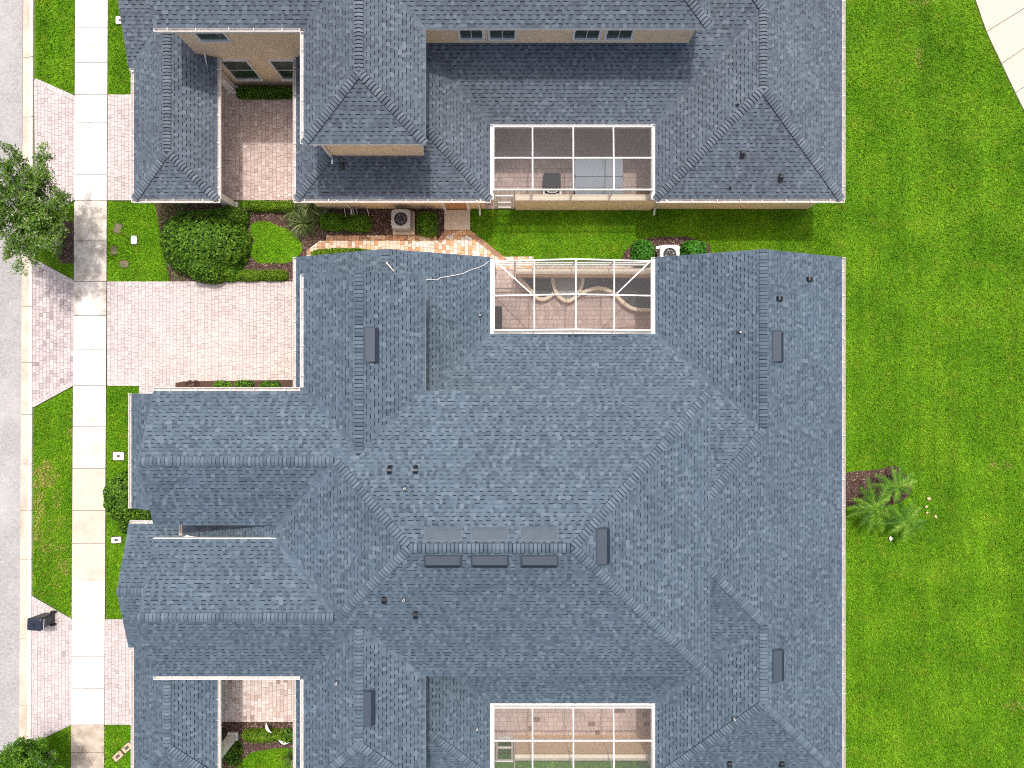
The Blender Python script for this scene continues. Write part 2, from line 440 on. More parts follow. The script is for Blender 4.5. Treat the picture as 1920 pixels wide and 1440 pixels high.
# sidewalk of separate slabs
sj = [-80, 53, 118, 178, 230, 280, 328, 376, 452, 528, 592, 656, 723, 800, 878, 957, 1019, 1087, 1160, 1230, 1290, 1358, 1410, 1500]
walk_base = sheet('sidewalk', [(141.1, -80), (203.3, -80), (196.6, 1500), (132.4, 1500)], 0.012, M['joint_dark'])
def sxl(y): return 142.5 - 8.5 * y / 1440
def sxr(y): return 203.0 - 7.0 * y / 1440
slab_tint = {0: .93, 1: .9, 2: .86, 3: 1, 4: 1, 5: 1, 6: .98, 7: .66, 8: .62, 9: .78, 10: .98, 11: .95, 12: .8, 13: .66, 14: .52, 15: .5, 16: .55, 17: .72, 18: .95, 19: .98, 20: .93, 21: .32, 22: .28}
for i in range(len(sj) - 1):
    y0, y1 = sj[i] + .45, sj[i + 1] - .45
    z = 0.05 + random.uniform(-.004, .004)
    MB().prism(ccw(G([(sxl(y0), y0), (sxr(y0), y0), (sxr(y1), y1), (sxl(y1), y1)])), 0.0, z, slab_tint[i]).build(
        'slab', M['slab_stain_shade'] if i in (7, 8, 9, 21, 22) else M['slab'], walk_base)

# pavers ------------------------------------------------------------
_pv_cache = {}
def pavers(base, polys, mat, z, cw=0.155, lens=(0.155, 0.235), ang=0.0, nobj=0, gap=0.011, tintf=None, name='paver', seed=1, zj=0.004):
    """running-bond pavers cut to the polygons: single objects first, the rest one mesh"""
    R = random.Random(seed); ca, sa = math.cos(ang), math.sin(ang)
    loc = [[(x * ca + y * sa, -x * sa + y * ca) for x, y in ccw(p)] for p in polys]
    hp = [halfplanes(p) for p in loc]
    us = [p[0] for q in loc for p in q]; vs = [p[1] for q in loc for p in q]
    rest = MB(); whole = []
    u = min(us); k = 0
    while u < max(us):
        v = min(vs) - R.uniform(0, lens[-1])
        while v < max(vs):
            l = R.choice(lens)
            cell = [(u + gap / 2, v + gap / 2), (u + cw - gap / 2, v + gap / 2), (u + cw - gap / 2, v + l - gap / 2), (u + gap / 2, v + l - gap / 2)]
            t = None
            for h in hp:
                c, cut = clip(cell, h)
                if len(c) < 3 or area(c) < 0.0012: continue
                if t is None:
                    t = tintf(R, u, v) if tintf else min(1, max(0, R.gauss(.64, .12)))
                zz = z + R.uniform(-zj, zj) * .5
                if not cut:
                    whole.append((u + cw / 2, v + l / 2, l, t, zz))
                else:
                    rest.prism([(x * ca - y * sa, x * sa + y * ca) for x, y in c], z - .05, zz, t, bottom=False)
            v += l
        u += cw; k += 1
    whole.sort(key=lambda w: (w[0] * ca - w[1] * sa) ** 2 + (w[0] * sa + w[1] * ca) ** 2)
    vis = []
    for w in whole:
        x, y = w[0] * ca - w[1] * sa, w[0] * sa + w[1] * ca
        if len(vis) < nobj and in_frame(x, y, 0, 0): vis.append(w)
        else:
            hw, hl = cw / 2 - gap / 2, w[2] / 2 - gap / 2
            c = [(w[0] - hw, w[1] - hl), (w[0] + hw, w[1] - hl), (w[0] + hw, w[1] + hl), (w[0] - hw, w[1] + hl)]
            rest.prism([(p[0] * ca - p[1] * sa, p[0] * sa + p[1] * ca) for p in c], z - .05, w[4], w[3], bottom=False)
    for w in vis:
        key = (mat.name, cw, w[2], round(w[3] * 8))
        me = _pv_cache.get(key)
        if me is None:
            hw, hl, b = cw / 2 - gap / 2, w[2] / 2 - gap / 2, 0.008
            q = MB(); o1 = [(-hw, -hl), (hw, -hl), (hw, hl), (-hw, hl)]; o2 = [(-hw + b, -hl + b), (hw - b, -hl + b), (hw - b, hl - b), (-hw + b, hl - b)]
            tt = round(w[3] * 8) / 8
            q.face([(x, y, 0) for x, y in o2], tt)
            for i in range(4):
                j = (i + 1) % 4
                q.face([(*o1[i], -.006), (*o1[j], -.006), (*o2[j], 0), (*o2[i], 0)], tt)
                q.face([(*o1[i], -.05), (*o1[j], -.05), (*o1[j], -.006), (*o1[i], -.006)], tt)
            me = _pv_cache[key] = q.mesh(name, mat)
        o = bpy.data.objects.new(name, me)
        o.location = (w[0] * ca - w[1] * sa, w[0] * sa + w[1] * ca, w[4]); o.rotation_euler = (0, 0, ang)
        link(o, base)
    if rest.f:
        o = rest.build(name + '_field', mat, base); o['kind'] = 'stuff'
    return base

def paver_area(name, px_polys, mat, z=0.05, **kw):
    base = MB()
    polys = [ccw(G(p)) for p in px_polys]
    for p in polys: base.prism(p, -0.03, z - 0.014)
    b = struct(base.build(name, M['joint']))
    return pavers(b, polys, mat, z, **kw)

def strip(p, q, w):   # px quad: band of width w (px) on the right-hand side of p->q
    dx, dy = q[0] - p[0], q[1] - p[1]; l = math.hypot(dx, dy); nx, ny = -dy / l * w, dx / l * w
    return [p, q, (q[0] + nx, q[1] + ny), (p[0] + nx, p[1] + ny)]
def pang(p, q):
    return math.atan2(-(q[1] - p[1]), q[0] - p[0])

# driveway in the middle
drv = paver_area('driveway', [[(202, 538.2), (552, 538.2), (552, 723), (202, 723)], [(262, 723), (560, 723), (560, 745), (262, 745)]], M['paver'], nobj=300, seed=3)
pavers(drv, [ccw(G([(202, 528), (552, 528), (552, 538), (202, 538)]))], M['paver'], 0.05, cw=0.155, lens=(0.238,), seed=5)
pavers(drv, [ccw(G([(203, 716), (262, 716), (262, 723.4), (203, 723.4)]))], M['paver'], 0.056, cw=0.155, lens=(0.18,), seed=6)
# aprons between street and sidewalk, and strips between sidewalk and houses
paver_area('driveway_apron', [[(65, 156), (68, 147.5), (141.5, 180), (140.8, 376), (68, 414)]], M['paver'], seed=11)
paver_area('driveway_apron', [[(62.5, 485), (75, 491), (140.2, 526), (138.8, 723), (65.5, 763), (62, 763)]], M['paver'], seed=12,
           tintf=lambda R, u, v: min(1, max(0, R.gauss(.5, .18))))
paver_area('driveway_apron', [[(60.5, 1117.5), (62, 1117), (136.5, 1160.5), (135, 1358), (58.5, 1395)]], M['paver'], seed=13)
paver_area('driveway_strip', [[(203.5, 178), (262, 178), (262, 376), (202.5, 376)]], M['paver'], seed=14)
paver_area('driveway_strip', [[(198.5, 1160.5), (262, 1160.5), (262, 1358), (197.2, 1358)]], M['paver'], seed=15)
# border courses of the aprons (their own band of pavers, laid along the slanted edge)
for p, q, sd in (((68, 147.5), (141.5, 180), 21), ((75, 491), (140.2, 526), 22), ((138.8, 723), (65.5, 763), 23), ((62, 1117), (136.5, 1160.5), 24)):
    band = strip(p, q, 9)
    b = struct(MB().prism(ccw(G(band)), 0.0, 0.054).build('apron_border', M['joint']))
    pavers(b, [ccw(G(band))], M['paver'], 0.062, cw=0.155, lens=(0.24,), ang=pang(p, q), seed=sd, tintf=lambda R, u, v: min(1, max(0, R.gauss(.7, .12))))
# entry courts
paver_area('entry_court', [[(262.5, 165), (590, 165), (590, 376), (262.5, 376)]], M['paver_red'], nobj=150, seed=31, cw=0.165, lens=(0.165, 0.25))
paver_area('entry_court', [[(262.5, 1235), (590, 1235), (590, 1352.5), (262.5, 1352.5)]], M['paver_red'], nobj=150, seed=32, cw=0.165, lens=(0.165, 0.25),
           tintf=lambda R, u, v: min(1, max(0, R.gauss(.86, .16))) if R.random() > .07 else .25)
# multicoloured garden walk
wb = paver_area('garden_walk', [[(575, 505), (575, 470), (600, 452), (893.5, 452), (940, 481.5), (940, 505)], [(940, 481.5), (1000, 481.5), (1000, 505), (940, 505)],
                [(836, 442), (878, 442), (893.5, 452), (822, 452)]], M['paver_walk'], nobj=190, seed=40, cw=0.168, lens=(0.17, 0.25),
                tintf=lambda R, u, v: min(1, max(.0, R.choice((.38, .5, .6, .72, .85, .95, 1.0)) if u > -4.5 else R.choice((.2, .34, .62, .7, .74, .8)))))
pavers(wb, [ccw(G([(612, 442), (818, 442), (820, 451.6), (612, 451.6)]))], M['paver_walk'], 0.052, cw=0.165, lens=(0.235,), nobj=60, seed=41,
       tintf=lambda R, u, v: R.choice((.12, .22, .3, .36, .6, .72)))
pavers(wb, [ccw(G([(833, 432.5), (882, 432.5), (882, 441.6), (833, 441.6)]))], M['paver_walk'], 0.052, cw=0.165, lens=(0.235,), nobj=20, seed=42,
       tintf=lambda R, u, v: R.choice((.25, .3, .5, .8)))
bd = strip((882, 432), (958, 492), 9)
pavers(wb, [ccw(G(bd))], M['paver_walk'], 0.062, cw=0.165, lens=(0.24,), ang=pang((882, 432), (958, 492)), nobj=30, seed=43, tintf=lambda R, u, v: R.choice((.1, .16, .22, .3)))
bd = strip((820, 452), (834, 433), 9)
pavers(wb, [ccw(G(bd))], M['paver_walk'], 0.062, cw=0.165, lens=(0.24,), ang=pang((820, 452), (834, 433)), nobj=10, seed=44, tintf=lambda R, u, v: R.choice((.16, .3)))

# patios of the three screened courtyards
paver_area('patio', [[(905, 165), (1250, 165), (1250, 392), (905, 392)]], M['paver_patio'], nobj=300, seed=51, cw=0.2, lens=(0.2, 0.2, 0.3), ang=math.pi / 2, z=0.04)
paver_area('patio', [[(900, 499), (1250, 499), (1250, 650), (900, 650)]], M['paver_patio'], nobj=300, seed=52, cw=0.2, lens=(0.2, 0.2, 0.3), ang=math.pi / 2, z=0.04)
paver_area('patio', [[(900, 1190), (1250, 1190), (1250, 1386), (900, 1386)]], M['paver_patio'], nobj=300, seed=53, cw=0.2, lens=(0.2, 0.2, 0.3), ang=math.pi / 2, z=0.04,
           tintf=lambda R, u, v: min(1, max(0, R.gauss(.85, .1))) if R.random() > .03 else .1)

# concrete pads and the path at the top right
sheet('door_pad', [(833.5, 394), (881.5, 394), (881.5, 431.5), (833.5, 431.5)], 0.07, M['concrete'], 0.09)
pth = thing('path', 'x', 'path'); del pth['label']; del pth['category']; pth['kind'] = 'structure'
ep = [(1795, -90), (1828, 0), (1849, 60), (1877, 120), (1903, 175), (1935, 238), (1970, 300)]
fp = [(1985, -170), (1990, -120), (2010, -40), (2030, 15), (2050, 70), (2075, 130), (2100, 190)]
for i in range(6):
    def lerp(a, b, t): return (a[0] + (b[0] - a[0]) * t, a[1] + (b[1] - a[1]) * t)
    def cat(P, t):
        p0, p1, p2, p3 = P[max(i - 1, 0)], P[i], P[i + 1], P[min(i + 2, 6)]
        return tuple(.5 * (2 * p1[j] + (p2[j] - p0[j]) * t + (2 * p0[j] - 5 * p1[j] + 4 * p2[j] - p3[j]) * t * t + (3 * p1[j] - p0[j] - 3 * p2[j] + p3[j]) * t ** 3) for j in (0, 1))
    q = [cat(ep, t) for t in (.008, .2, .4, .6, .8, .992)] + [cat(fp, t) for t in (.992, .8, .6, .4, .2, .008)]
    MB().prism(ccw(G(q)), -.05, .05).build('slab', M['path'], pth)

# mulch beds
BEDS = {
 'garden': [(290, 379), (437, 379), (440, 392), (560, 379), (840, 392), (834, 440), (820, 451), (612, 442), (600, 470), (575, 500), (552, 530), (320, 530)],
 'unit': [(1158, 500), (1172, 472), (1190, 452), (1235, 444), (1290, 444), (1330, 458), (1335, 500)],
 'palm': [(1560, 893), (1600, 884), (1650, 880), (1676, 872), (1700, 892), (1710, 922), (1688, 942), (1662, 948), (1620, 948), (1560, 950)],
 'court': [(400, 1352), (590, 1352), (590, 1400), (520, 1402), (470, 1410), (440, 1440), (400, 1460)],
 'drive': [(330, 718), (345, 715), (560, 712), (560, 742), (330, 742)],
 'tree': [(96, 430), (120, 415), (139.5, 418), (139.5, 492), (118, 494), (98, 472)],
 'hedge': [(418, 155), (560, 155), (560, 182), (418, 182)],
}
for k, p in BEDS.items():
    sheet('mulch_bed', p, 0.022 if k != 'drive' else 0.062, M['mulch'], 0.05)

def scatter(poly_px, dens, excl=(), seed=0):
    r = np.random.default_rng(seed); p = G(poly_px)
    xs = [a for a, _ in p]; ys = [b for _, b in p]
    A = (max(xs) - min(xs)) * (max(ys) - min(ys)); n = int(A * dens)
    P = np.column_stack([r.uniform(min(xs), max(xs), n), r.uniform(min(ys), max(ys), n)])
    m = inside(P, p)
    for e in excl: m &= ~inside(P, G(e))
    return P[m]

def ell(cx, cy, rx, ry, n=24):
    return [(cx + rx * math.cos(2 * math.pi * i / n), cy + ry * math.sin(2 * math.pi * i / n)) for i in range(n)]
ISLAND = [(471, 420), (490, 414), (508, 417), (524, 425), (541, 430), (556, 443), (567, 458), (566, 472), (552, 488), (534, 495), (508, 493), (486, 494), (473, 484), (470, 470), (477, 452), (470, 436)]

def chips(poly, seed, excl=(), dens=420, z=0.03, mat='chips', lo=.012, hi=.035, name='mulch_chips', label=None):
    P = scatter(poly, dens, excl, seed); n = len(P); r = np.random.default_rng(seed + 99)
    a = r.uniform(0, 2 * np.pi, n); l = r.uniform(lo, hi, n) * 1.4; w = r.uniform(lo, hi, n) * .6
    dx = np.stack([np.cos(a), np.sin(a), r.uniform(-.4, .4, n)], 1) * l[:, None]
    dy = np.stack([-np.sin(a), np.cos(a), r.uniform(-.5, .5, n)], 1) * w[:, None]
    c = np.column_stack([P, np.full(n, z) + r.uniform(0, .02, n)])
    V = np.stack([c - dx - dy, c + dx - dy, c + dx + dy, c - dx + dy], 1).reshape(-1, 3)
    T = np.arange(4 * n).reshape(n, 4)
    o = tri_object(name, V, T, r.uniform(0, 1, n), M[mat])
    return setp(o, label, 'mulch', kind='stuff')
chips(BEDS['garden'], 1, (ISLAND,), label='loose brown mulch chips in the bed beside the round lawn patch')
chips(BEDS['unit'], 2, label='reddish mulch chips around the white air conditioner')
chips(BEDS['palm'], 3, label='dark mulch chips under the three small palms')
chips(BEDS['court'], 4, label='dark mulch chips in the lower entry court')
chips(BEDS['tree'], 5, label='dark mulch chips at the foot of the street tree')

# ------------------------------------------------------------------ grass
PATH_EX = [ep[0], ep[1], ep[2], ep[3], ep[4], ep[5], ep[6], (2100, 300), (2100, -100)]
def grass(poly, label, seed, excl=(), dens=420, bare=(), z=0.0, length=(0.05, 0.12), yellow=0.0):
    P = scatter(poly, dens, excl, seed); r = np.random.default_rng(seed + 500)
    n = len(P); tint = np.clip(r.normal(.46, .18, n), 0, .79)
    if yellow: tint = np.where(r.uniform(0, 1, n) < yellow, np.clip(tint + .25, 0, .79), tint)
    for (cx, cy, rx, ry, pr) in bare:
        wx, wy = W(cx, cy); d = ((P[:, 0] - wx) / (rx / 42)) ** 2 + ((P[:, 1] - wy) / (ry / 42)) ** 2
        nz = np.array([mnoise.noise((x * 3.2, y * 3.2, 0)) for x, y in P]) if n < 60000 else r.normal(0, .25, n)
        hit = (d + nz * 1.1 < 1) & (r.uniform(0, 1, n) < pr)
        tint = np.where(hit, r.uniform(.82, 1.0, n), tint)
    a = r.uniform(0, 2 * np.pi, n); L = r.uniform(*length, n); w = r.uniform(.014, .030, n)
    lean = r.uniform(.25, 1.0, n)
    b = np.column_stack([P, np.full(n, z)])
    sd = np.stack([-np.sin(a), np.cos(a), np.zeros(n)], 1) * w[:, None]
    tip = b + np.stack([np.cos(a) * lean, np.sin(a) * lean, np.sqrt(np.maximum(0.05, 1.05 - lean ** 2))], 1) * L[:, None]
    V = np.stack([b - sd, b + sd, tip], 1).reshape(-1, 3)
    o = tri_object('grass', V, np.arange(3 * n).reshape(n, 3), tint, M['grass'])
    return setp(o, label, 'grass', kind='stuff')

grass([(1530, -60), (1990, -60), (1990, 1500), (1530, 1500)], 'wide mown lawn along the right side of both houses', 1, (PATH_EX, BEDS['palm']), 430,
      bare=((1875, 872, 22, 6, .7), (1905, 1322, 25, 8, .7), (1722, 112, 9, 14, .6), (1718, 96, 16, 6, .5), (1730, 5, 30, 6, .5), (1900, 540, 12, 30, .06)))
grass([(884, 396), (1560, 396), (1560, 505), (965, 505), (958, 490), (884, 433)], 'green lawn strip between the two houses', 2, (BEDS['unit'],), 520)
grass([(203.5, 378), (350, 378), (350, 527), (202.5, 527)], 'yellowish lawn with utility lids beside the round bush', 3, (), 700, yellow=.45)
sheet('lawn_patch', ISLAND, 0.03, M['turf'])
grass(ISLAND, 'small round lawn patch ringed by mulch', 4, (), 800, z=.028, length=(.05, .12), yellow=.2)
grass([(65.5, -60), (141.2, -60), (140.6, 178), (69, 146)], 'grass verge beside the street at the top', 5, (), 560)
grass([(72, 405), (140.5, 379), (140, 524), (77, 490)], 'shaded grass under the street tree', 6, (BEDS['tree'],), 450, bare=((110, 440, 40, 60, .35),))
grass([(64.5, 766), (137.4, 727), (134.8, 1159), (61, 1115)], 'patchy grass verge with brown spots', 7, (), 560,
      bare=((85, 890, 26, 22, .75), (75, 945, 12, 30, .7), (110, 935, 8, 20, .6), (72, 1000, 10, 24, .55), (100, 1025, 30, 10, .4), (120, 1065, 10, 14, .6), (88, 1040, 50, 90, .14), (132, 810, 5, 8, .5)))
grass([(57, 1400), (134, 1362), (133, 1480), (54, 1480)], 'grass verge at the lower left under the tree', 8, (), 450)
grass([(204, -60), (262, -60), (262, 177), (204, 177)], 'narrow grass strip beside the sidewalk at the top', 9, (), 560)
grass([(201.5, 724), (261, 724), (261, 748), (320, 748), (320, 1159), (199.5, 1159)], 'narrow grass strip beside the sidewalk in front of the large house', 10, (), 600, yellow=.15)
grass([(196.5, 1360), (262, 1360), (262, 1480), (195.5, 1480)], 'grass corner holding the two tan valve lids', 11, (), 600, yellow=.2)
grass([(430, 1460), (450, 1425), (475, 1412), (520, 1403), (590, 1400), (590, 1480), (430, 1480)], 'bright grass in the lower entry court', 12, (), 800, z=.0, length=(.05, .12))
grass([(900, 1394), (1250, 1394), (1250, 1480), (900, 1480)], 'grass beyond the wall of the lower screened courtyard', 13, (), 500)

# ================================================================== THE HOUSES
K = 0.45; SL = math.sqrt(1 + K * K); Z0, Z1 = 2.8, 5.9
class Plane:
    def __init__(s, e, n, z0, k=K): s.e, s.n, s.z0, s.k = e, n, z0, k
    def d(s, x, y): return (x - s.e[0]) * s.n[0] + (y - s.e[1]) * s.n[1]
    def z(s, x, y): return s.z0 + s.k * s.d(x, y)
    def at(s, px, py, D=0.0):
        """point of this slope under a survey pixel (house offset D)"""
        z = s.z0
        for _ in range(60):
            x, y = W(px, py, z); z = .5 * z + .5 * s.z(x, y - D)
        return x, y - D, s.z(x, y - D)

LW, LE, RW, RE = -8.80, -0.89, 5.84, 13.45
LR, RR = (LW + LE) / 2, (RW + RE) / 2
TW, TE = -7.59, -3.15; TR = (TW + TE) / 2
NG, SE = 5.17, -16.08                      # north gable line, south eaves
CN, CS = 2.04, -13.01                      # courtyard eaves
MN, MS = -0.25, -10.64; MR = (MN + MS) / 2; MH = (MN - MS) / 2
ME, MW = 7.22, -8.59
WNS, WSN = -5.146, -5.64; WNR, WSR = (MN + WNS) / 2, (WSN + MS) / 2
WG = -13.05
TNG, TSE = 3.98, -14.86
GW, GE = -15.40, -12.00; GR = (GW + GE) / 2
PW, PN, PS = -15.62, -5.69, -10.73; PR = (PN + PS) / 2; PK = 0.345
FW, FN, FS = -15.5, -0.39, -5.06
hL, hR, hT, hG = (LE - LW) / 2, (RE - RW) / 2, (TE - TW) / 2, (GE - GW) / 2
E_, W_, N_, S_ = (-1, 0), (1, 0), (0, -1), (0, 1)     # uphill directions of slopes that face east, west, north, south
PL = {
 'R_E': Plane((RE, 0), E_, Z0), 'R_W': Plane((RW, 0), W_, Z0), 'R_S': Plane((0, SE), S_, Z0),
 'C_N': Plane((0, CN), N_, Z0), 'C_S': Plane((0, CS), S_, Z0),
 'L_E': Plane((LE, 0), E_, Z0), 'L_W': Plane((LW, 0), W_, Z0), 'L_S': Plane((0, SE), S_, Z0),
 'F_W': Plane((FW, 0), W_, Z0), 'P_N': Plane((0, PN), N_, Z0, PK), 'P_S': Plane((0, PS), S_, Z0, PK),
 'G_W': Plane((GW, 0), W_, Z0), 'G_E': Plane((GE, 0), E_, Z0), 'G_S': Plane((0, SE), S_, Z0),
 'M_N': Plane((0, MN), N_, Z1), 'M_S': Plane((0, MS), S_, Z1), 'M_E': Plane((ME, 0), E_, Z1), 'M_W': Plane((MW, 0), W_, Z1),
 'WN_S': Plane((0, WNS), S_, Z1), 'WS_N': Plane((0, WSN), N_, Z1),
 'T_W': Plane((TW, 0), W_, Z1), 'T_E': Plane((TE, 0), E_, Z1), 'T_S': Plane((0, TSE), S_, Z1),
}
# where hips, valleys and ridges meet
vN = CN - hR; vS = CS + hR                      # ridge ends of the east wing
hx = 6.95
yN = vN - (RR - hx); yS = vS + (RR - hx)
pN = (MW + (MN - WNR), WNR); pS = (MW + (WSR - MS), WSR)
pW, pE = (MW + MH, MR), (ME - MH, MR)
tN = MN - hT; tS = MS + hT
POLY = {
 'R_E': [[(RE, NG), (RR, NG), (RR, vN), (RE, vN)], [(RE, vN), (RR, vN), (hx, yN), (hx, yS), (RR, vS), (RE, vS)], [(RE, vS), (RR, vS), (RR, SE + hR), (RE, SE)]],
 'R_W': [[(RW, NG), (RW, CN), (RR, vN), (RR, NG)], [(RW, CS), (RR, vS), (RR, SE + hR), (RW, SE)]],
 'R_S': [[(RW, SE), (RE, SE), (RR, SE + hR)]],
 'C_N': [[(LE, CN), (RW, CN), (RW + CN + .65, -.65), (LE - CN - .65, -.65)], [(hx, -.65), (RW + CN + .65, -.65), (RR, vN), (hx, yN)]],
 'C_S': [[(LE, CS), (RW, CS), (RW - CS - 10.24, -10.24), (LE + CS + 10.24, -10.24)], [(hx, -10.24), (RW - CS - 10.24, -10.24), (RR, vS), (hx, yS)]],
 'L_E': [[(LE, NG), (LE, CN), (LE - CN - .65, -.65), (LR, -.65), (LR, NG)], [(LE, CS), (LE + CS + 10.24, -10.24), (LR, -10.24), (LR, SE + hL), (LE, SE)]],
 'L_W': [[(LW, NG), (LR, NG), (LR, -.6), (LW, -.6)], [(LW, -10.3), (LR, -10.3), (LR, SE + hL), (LW, SE)]],
 'L_S': [[(LW, SE), (LE, SE), (LR, SE + hL)]],
 'F_W': [[(FW, FN), (FW, FS), (-12.7, FS), (-12.7, FN)]],
 'P_N': [[(PW, PN), (-12.7, PN), (-12.7, PR), (PW, PR)]],
 'P_S': [[(PW, PR), (-12.7, PR), (-12.7, PS), (PW, PS)]],
 'G_W': [[(GW, -10.73), (GR, -8.4), (GR, SE + hG), (GW, SE)]],
 'G_E': [[(GR, -8.4), (-12.7, -8.4), (-12.7, -10.3), (GE, -10.3), (GE, -10.31), (GR, -10.31)], [(GR, -10.31), (GE, -10.31), (GE, SE), (GR, SE + hG)]],
 'G_S': [[(GW, SE), (GE, SE), (GR, SE + hG)]],
 'M_N': [[(WG, MN), (pN[0], MN), pN, (WG, WNR)], [(pN[0], MN), (ME, MN), pE, pW, pN]],
 'M_S': [[(WG, MS), (WG, WSR), pS, (pS[0], MS)], [(pS[0], MS), pS, pW, pE, (ME, MS)]],
 'M_E': [[(ME, MN), (ME, MS), pE]],
 'M_W': [[pN, (MW, WNS), (MW, WSN), pS, pW], [(-12.9, -5.92), (MW, -5.92), (MW, -4.86), (-12.9, -4.86)]],
 'WN_S': [[(WG, WNR), pN, (MW, WNS), (WG, WNS)]],
 'WS_N': [[(WG, WSR), (WG, WSN), (MW, WSN), pS]],
 'T_W': [[(TW, TNG), (TR, TNG), (TR, tN), (TW, MN)], [(TW, MS), (TR, tS), (TR, TSE + hT), (TW, TSE)]],
 'T_E': [[(TE, TNG), (TE, MN), (TR, tN), (TR, TNG)], [(TE, MS), (TE, TSE), (TR, TSE + hT), (TR, tS)]],
 'T_S': [[(TW, TSE), (TE, TSE), (TR, TSE + hT)]],
}
POLY['G_E'][0] = [(GR, -8.4), (-12.7, -8.4), (-12.7, -10.31), (GR, -10.31)]
# ridge and hip lines: low end, high end (or either end of a level ridge), slopes on the two sides
RIDGES = [
 ((RR, NG), (RR, vN), 'R_W', 'R_E'), ((RR, vN), (hx + .1, yN + .1), 'C_N', 'R_E'), ((RR, vS), (hx + .1, yS - .1), 'C_S', 'R_E'), ((RR, SE + hR), (RR, vS), 'R_W', 'R_E'),
 ((RW, SE), (RR, SE + hR), 'R_W', 'R_S'), ((RE, SE), (RR, SE + hR), 'R_S', 'R_E'),
 ((LR, NG), (LR, TNG - .25), 'L_W', 'L_E'), ((LW, SE), (LR, SE + hL), 'L_W', 'L_S'), ((LE, SE), (LR, SE + hL), 'L_S', 'L_E'),
 ((PW, PR), (-12.75, PR), 'P_S', 'P_N'),
 ((GR, SE + hG), (GR, -9.0), 'G_W', 'G_E'), ((GW, SE), (GR, SE + hG), 'G_W', 'G_S'), ((GE, SE), (GR, SE + hG), 'G_S', 'G_E'),
 ((WG, WNR), pN, 'WN_S', 'M_N'), ((WG, WSR), pS, 'M_S', 'WS_N'),
 (pN, pW, 'M_W', 'M_N'), (pS, pW, 'M_S', 'M_W'), ((ME, MN), pE, 'M_N', 'M_E'), ((ME, MS), pE, 'M_E', 'M_S'),
 (pW, pE, 'M_S', 'M_N'),
 ((TR, TNG), (TR, tN), 'T_W', 'T_E'), ((TR, TSE + hT), (TR, tS), 'T_W', 'T_E'), ((TW, TSE), (TR, TSE + hT), 'T_W', 'T_S'), ((TE, TSE), (TR, TSE + hT), 'T_S', 'T_E'),
]

def shingles(D, root, mat, seed, n_single):
    R = random.Random(seed); EXP = 0.145
    fld = MB(); singles = []
    for name, pl in PL.items():
        kx = math.sqrt(1 + pl.k ** 2); e = EXP / kx
        nx, ny = pl.n; ux, uy = ny, -nx                       # along the eave
        hps = [halfplanes(p) for p in POLY[name]]
        pts = [p for q in POLY[name] for p in q]
        ds = [pl.d(*p) for p in pts]; us = [p[0] * ux + p[1] * uy for p in pts]
        d0, d1, u0, u1 = min(ds), max(ds), min(us), max(us)
        off = pl.e[0] * nx + pl.e[1] * ny
        def xy(u, d): return (u * ux + (d + off) * nx, u * uy + (d + off) * ny)
        i0 = math.floor(d0 / e + 1e-6)
        for i in range(i0, math.ceil(d1 / e)):
            da, db = i * e, (i + 1) * e
            u = u0 - R.uniform(0, .3)
            while u < u1:
                for tab in (0, 1):
                    wv = R.uniform(.095, .175)
                    if R.random() < .06: wv *= 1.8
                    ua, ub = u, u + wv; u = ub
                    cx, cy = xy((ua + ub) / 2, da)
                    zc = pl.z(cx, cy)
                    if not in_frame(cx, cy + D, zc, 70): continue
                    r = R.random()
                    t = (R.uniform(.2, .3) if r < .12 else R.uniform(.76, 1.0) if r > .84 else R.uniform(.36, .68))
                    if tab == 0: t = max(.2, t - .07)
                    lo = .017 if tab else .009; hi = .008 if tab else .003
                    jit = R.uniform(-.006, .006)
                    dl = da + (jit if tab else 0)
                    rect = [xy(ua, dl), xy(ub, dl), xy(ub, db), xy(ua, db)]
                    for h in hps:
                        c, cut = clip(rect, h)
                        if len(c) < 3 or area(c) < .0004: continue
                        def zz(p, ex=0):
                            d = pl.d(*p); f = (d - da) / e
                            return pl.z0 + pl.k * d + lo + (hi - lo) * f + ex
                        if cut:
                            fld.face([(p[0], p[1] + D, zz(p)) for p in ccw(c)], t); continue
                        A, B, C_, E = rect
                        a3, b3, c3, e3 = [(p[0], p[1] + D, zz(p)) for p in rect]
                        drop = lo - .002
                        if tab:
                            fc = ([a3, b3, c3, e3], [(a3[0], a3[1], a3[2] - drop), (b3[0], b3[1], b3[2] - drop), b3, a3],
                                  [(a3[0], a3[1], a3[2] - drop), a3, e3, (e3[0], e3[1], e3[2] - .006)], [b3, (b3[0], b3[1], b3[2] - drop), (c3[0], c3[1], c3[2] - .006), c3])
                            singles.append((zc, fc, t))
                        else:
                            g = R.choice((.012, .022, .025, .027, .028, .029))
                            m1, m2 = xy(ua, db - g), xy(ub, db - g)
                            m13, m23 = (m1[0], m1[1] + D, zz(m1)), (m2[0], m2[1] + D, zz(m2))
                            fld.face([a3, b3, m23, m13], t)
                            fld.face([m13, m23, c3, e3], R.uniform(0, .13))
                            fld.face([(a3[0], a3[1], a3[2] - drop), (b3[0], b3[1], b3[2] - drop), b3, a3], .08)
    singles.sort(key=lambda s: -s[0])
    cnt = 0
    for zc, fc, t in singles:
        p = fc[0][0]
        if cnt < n_single and in_frame(p[0], p[1], p[2], -30):
            cnt += 1
            m = MB(); o = p
            for q, f in enumerate(fc):
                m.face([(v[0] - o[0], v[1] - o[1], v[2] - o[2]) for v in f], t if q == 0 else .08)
            ob = m.build('shingle', mat, root); ob.location = o
        else:
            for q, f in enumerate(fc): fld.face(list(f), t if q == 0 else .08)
    o = fld.build('shingle_field', mat, root); o['kind'] = 'stuff'

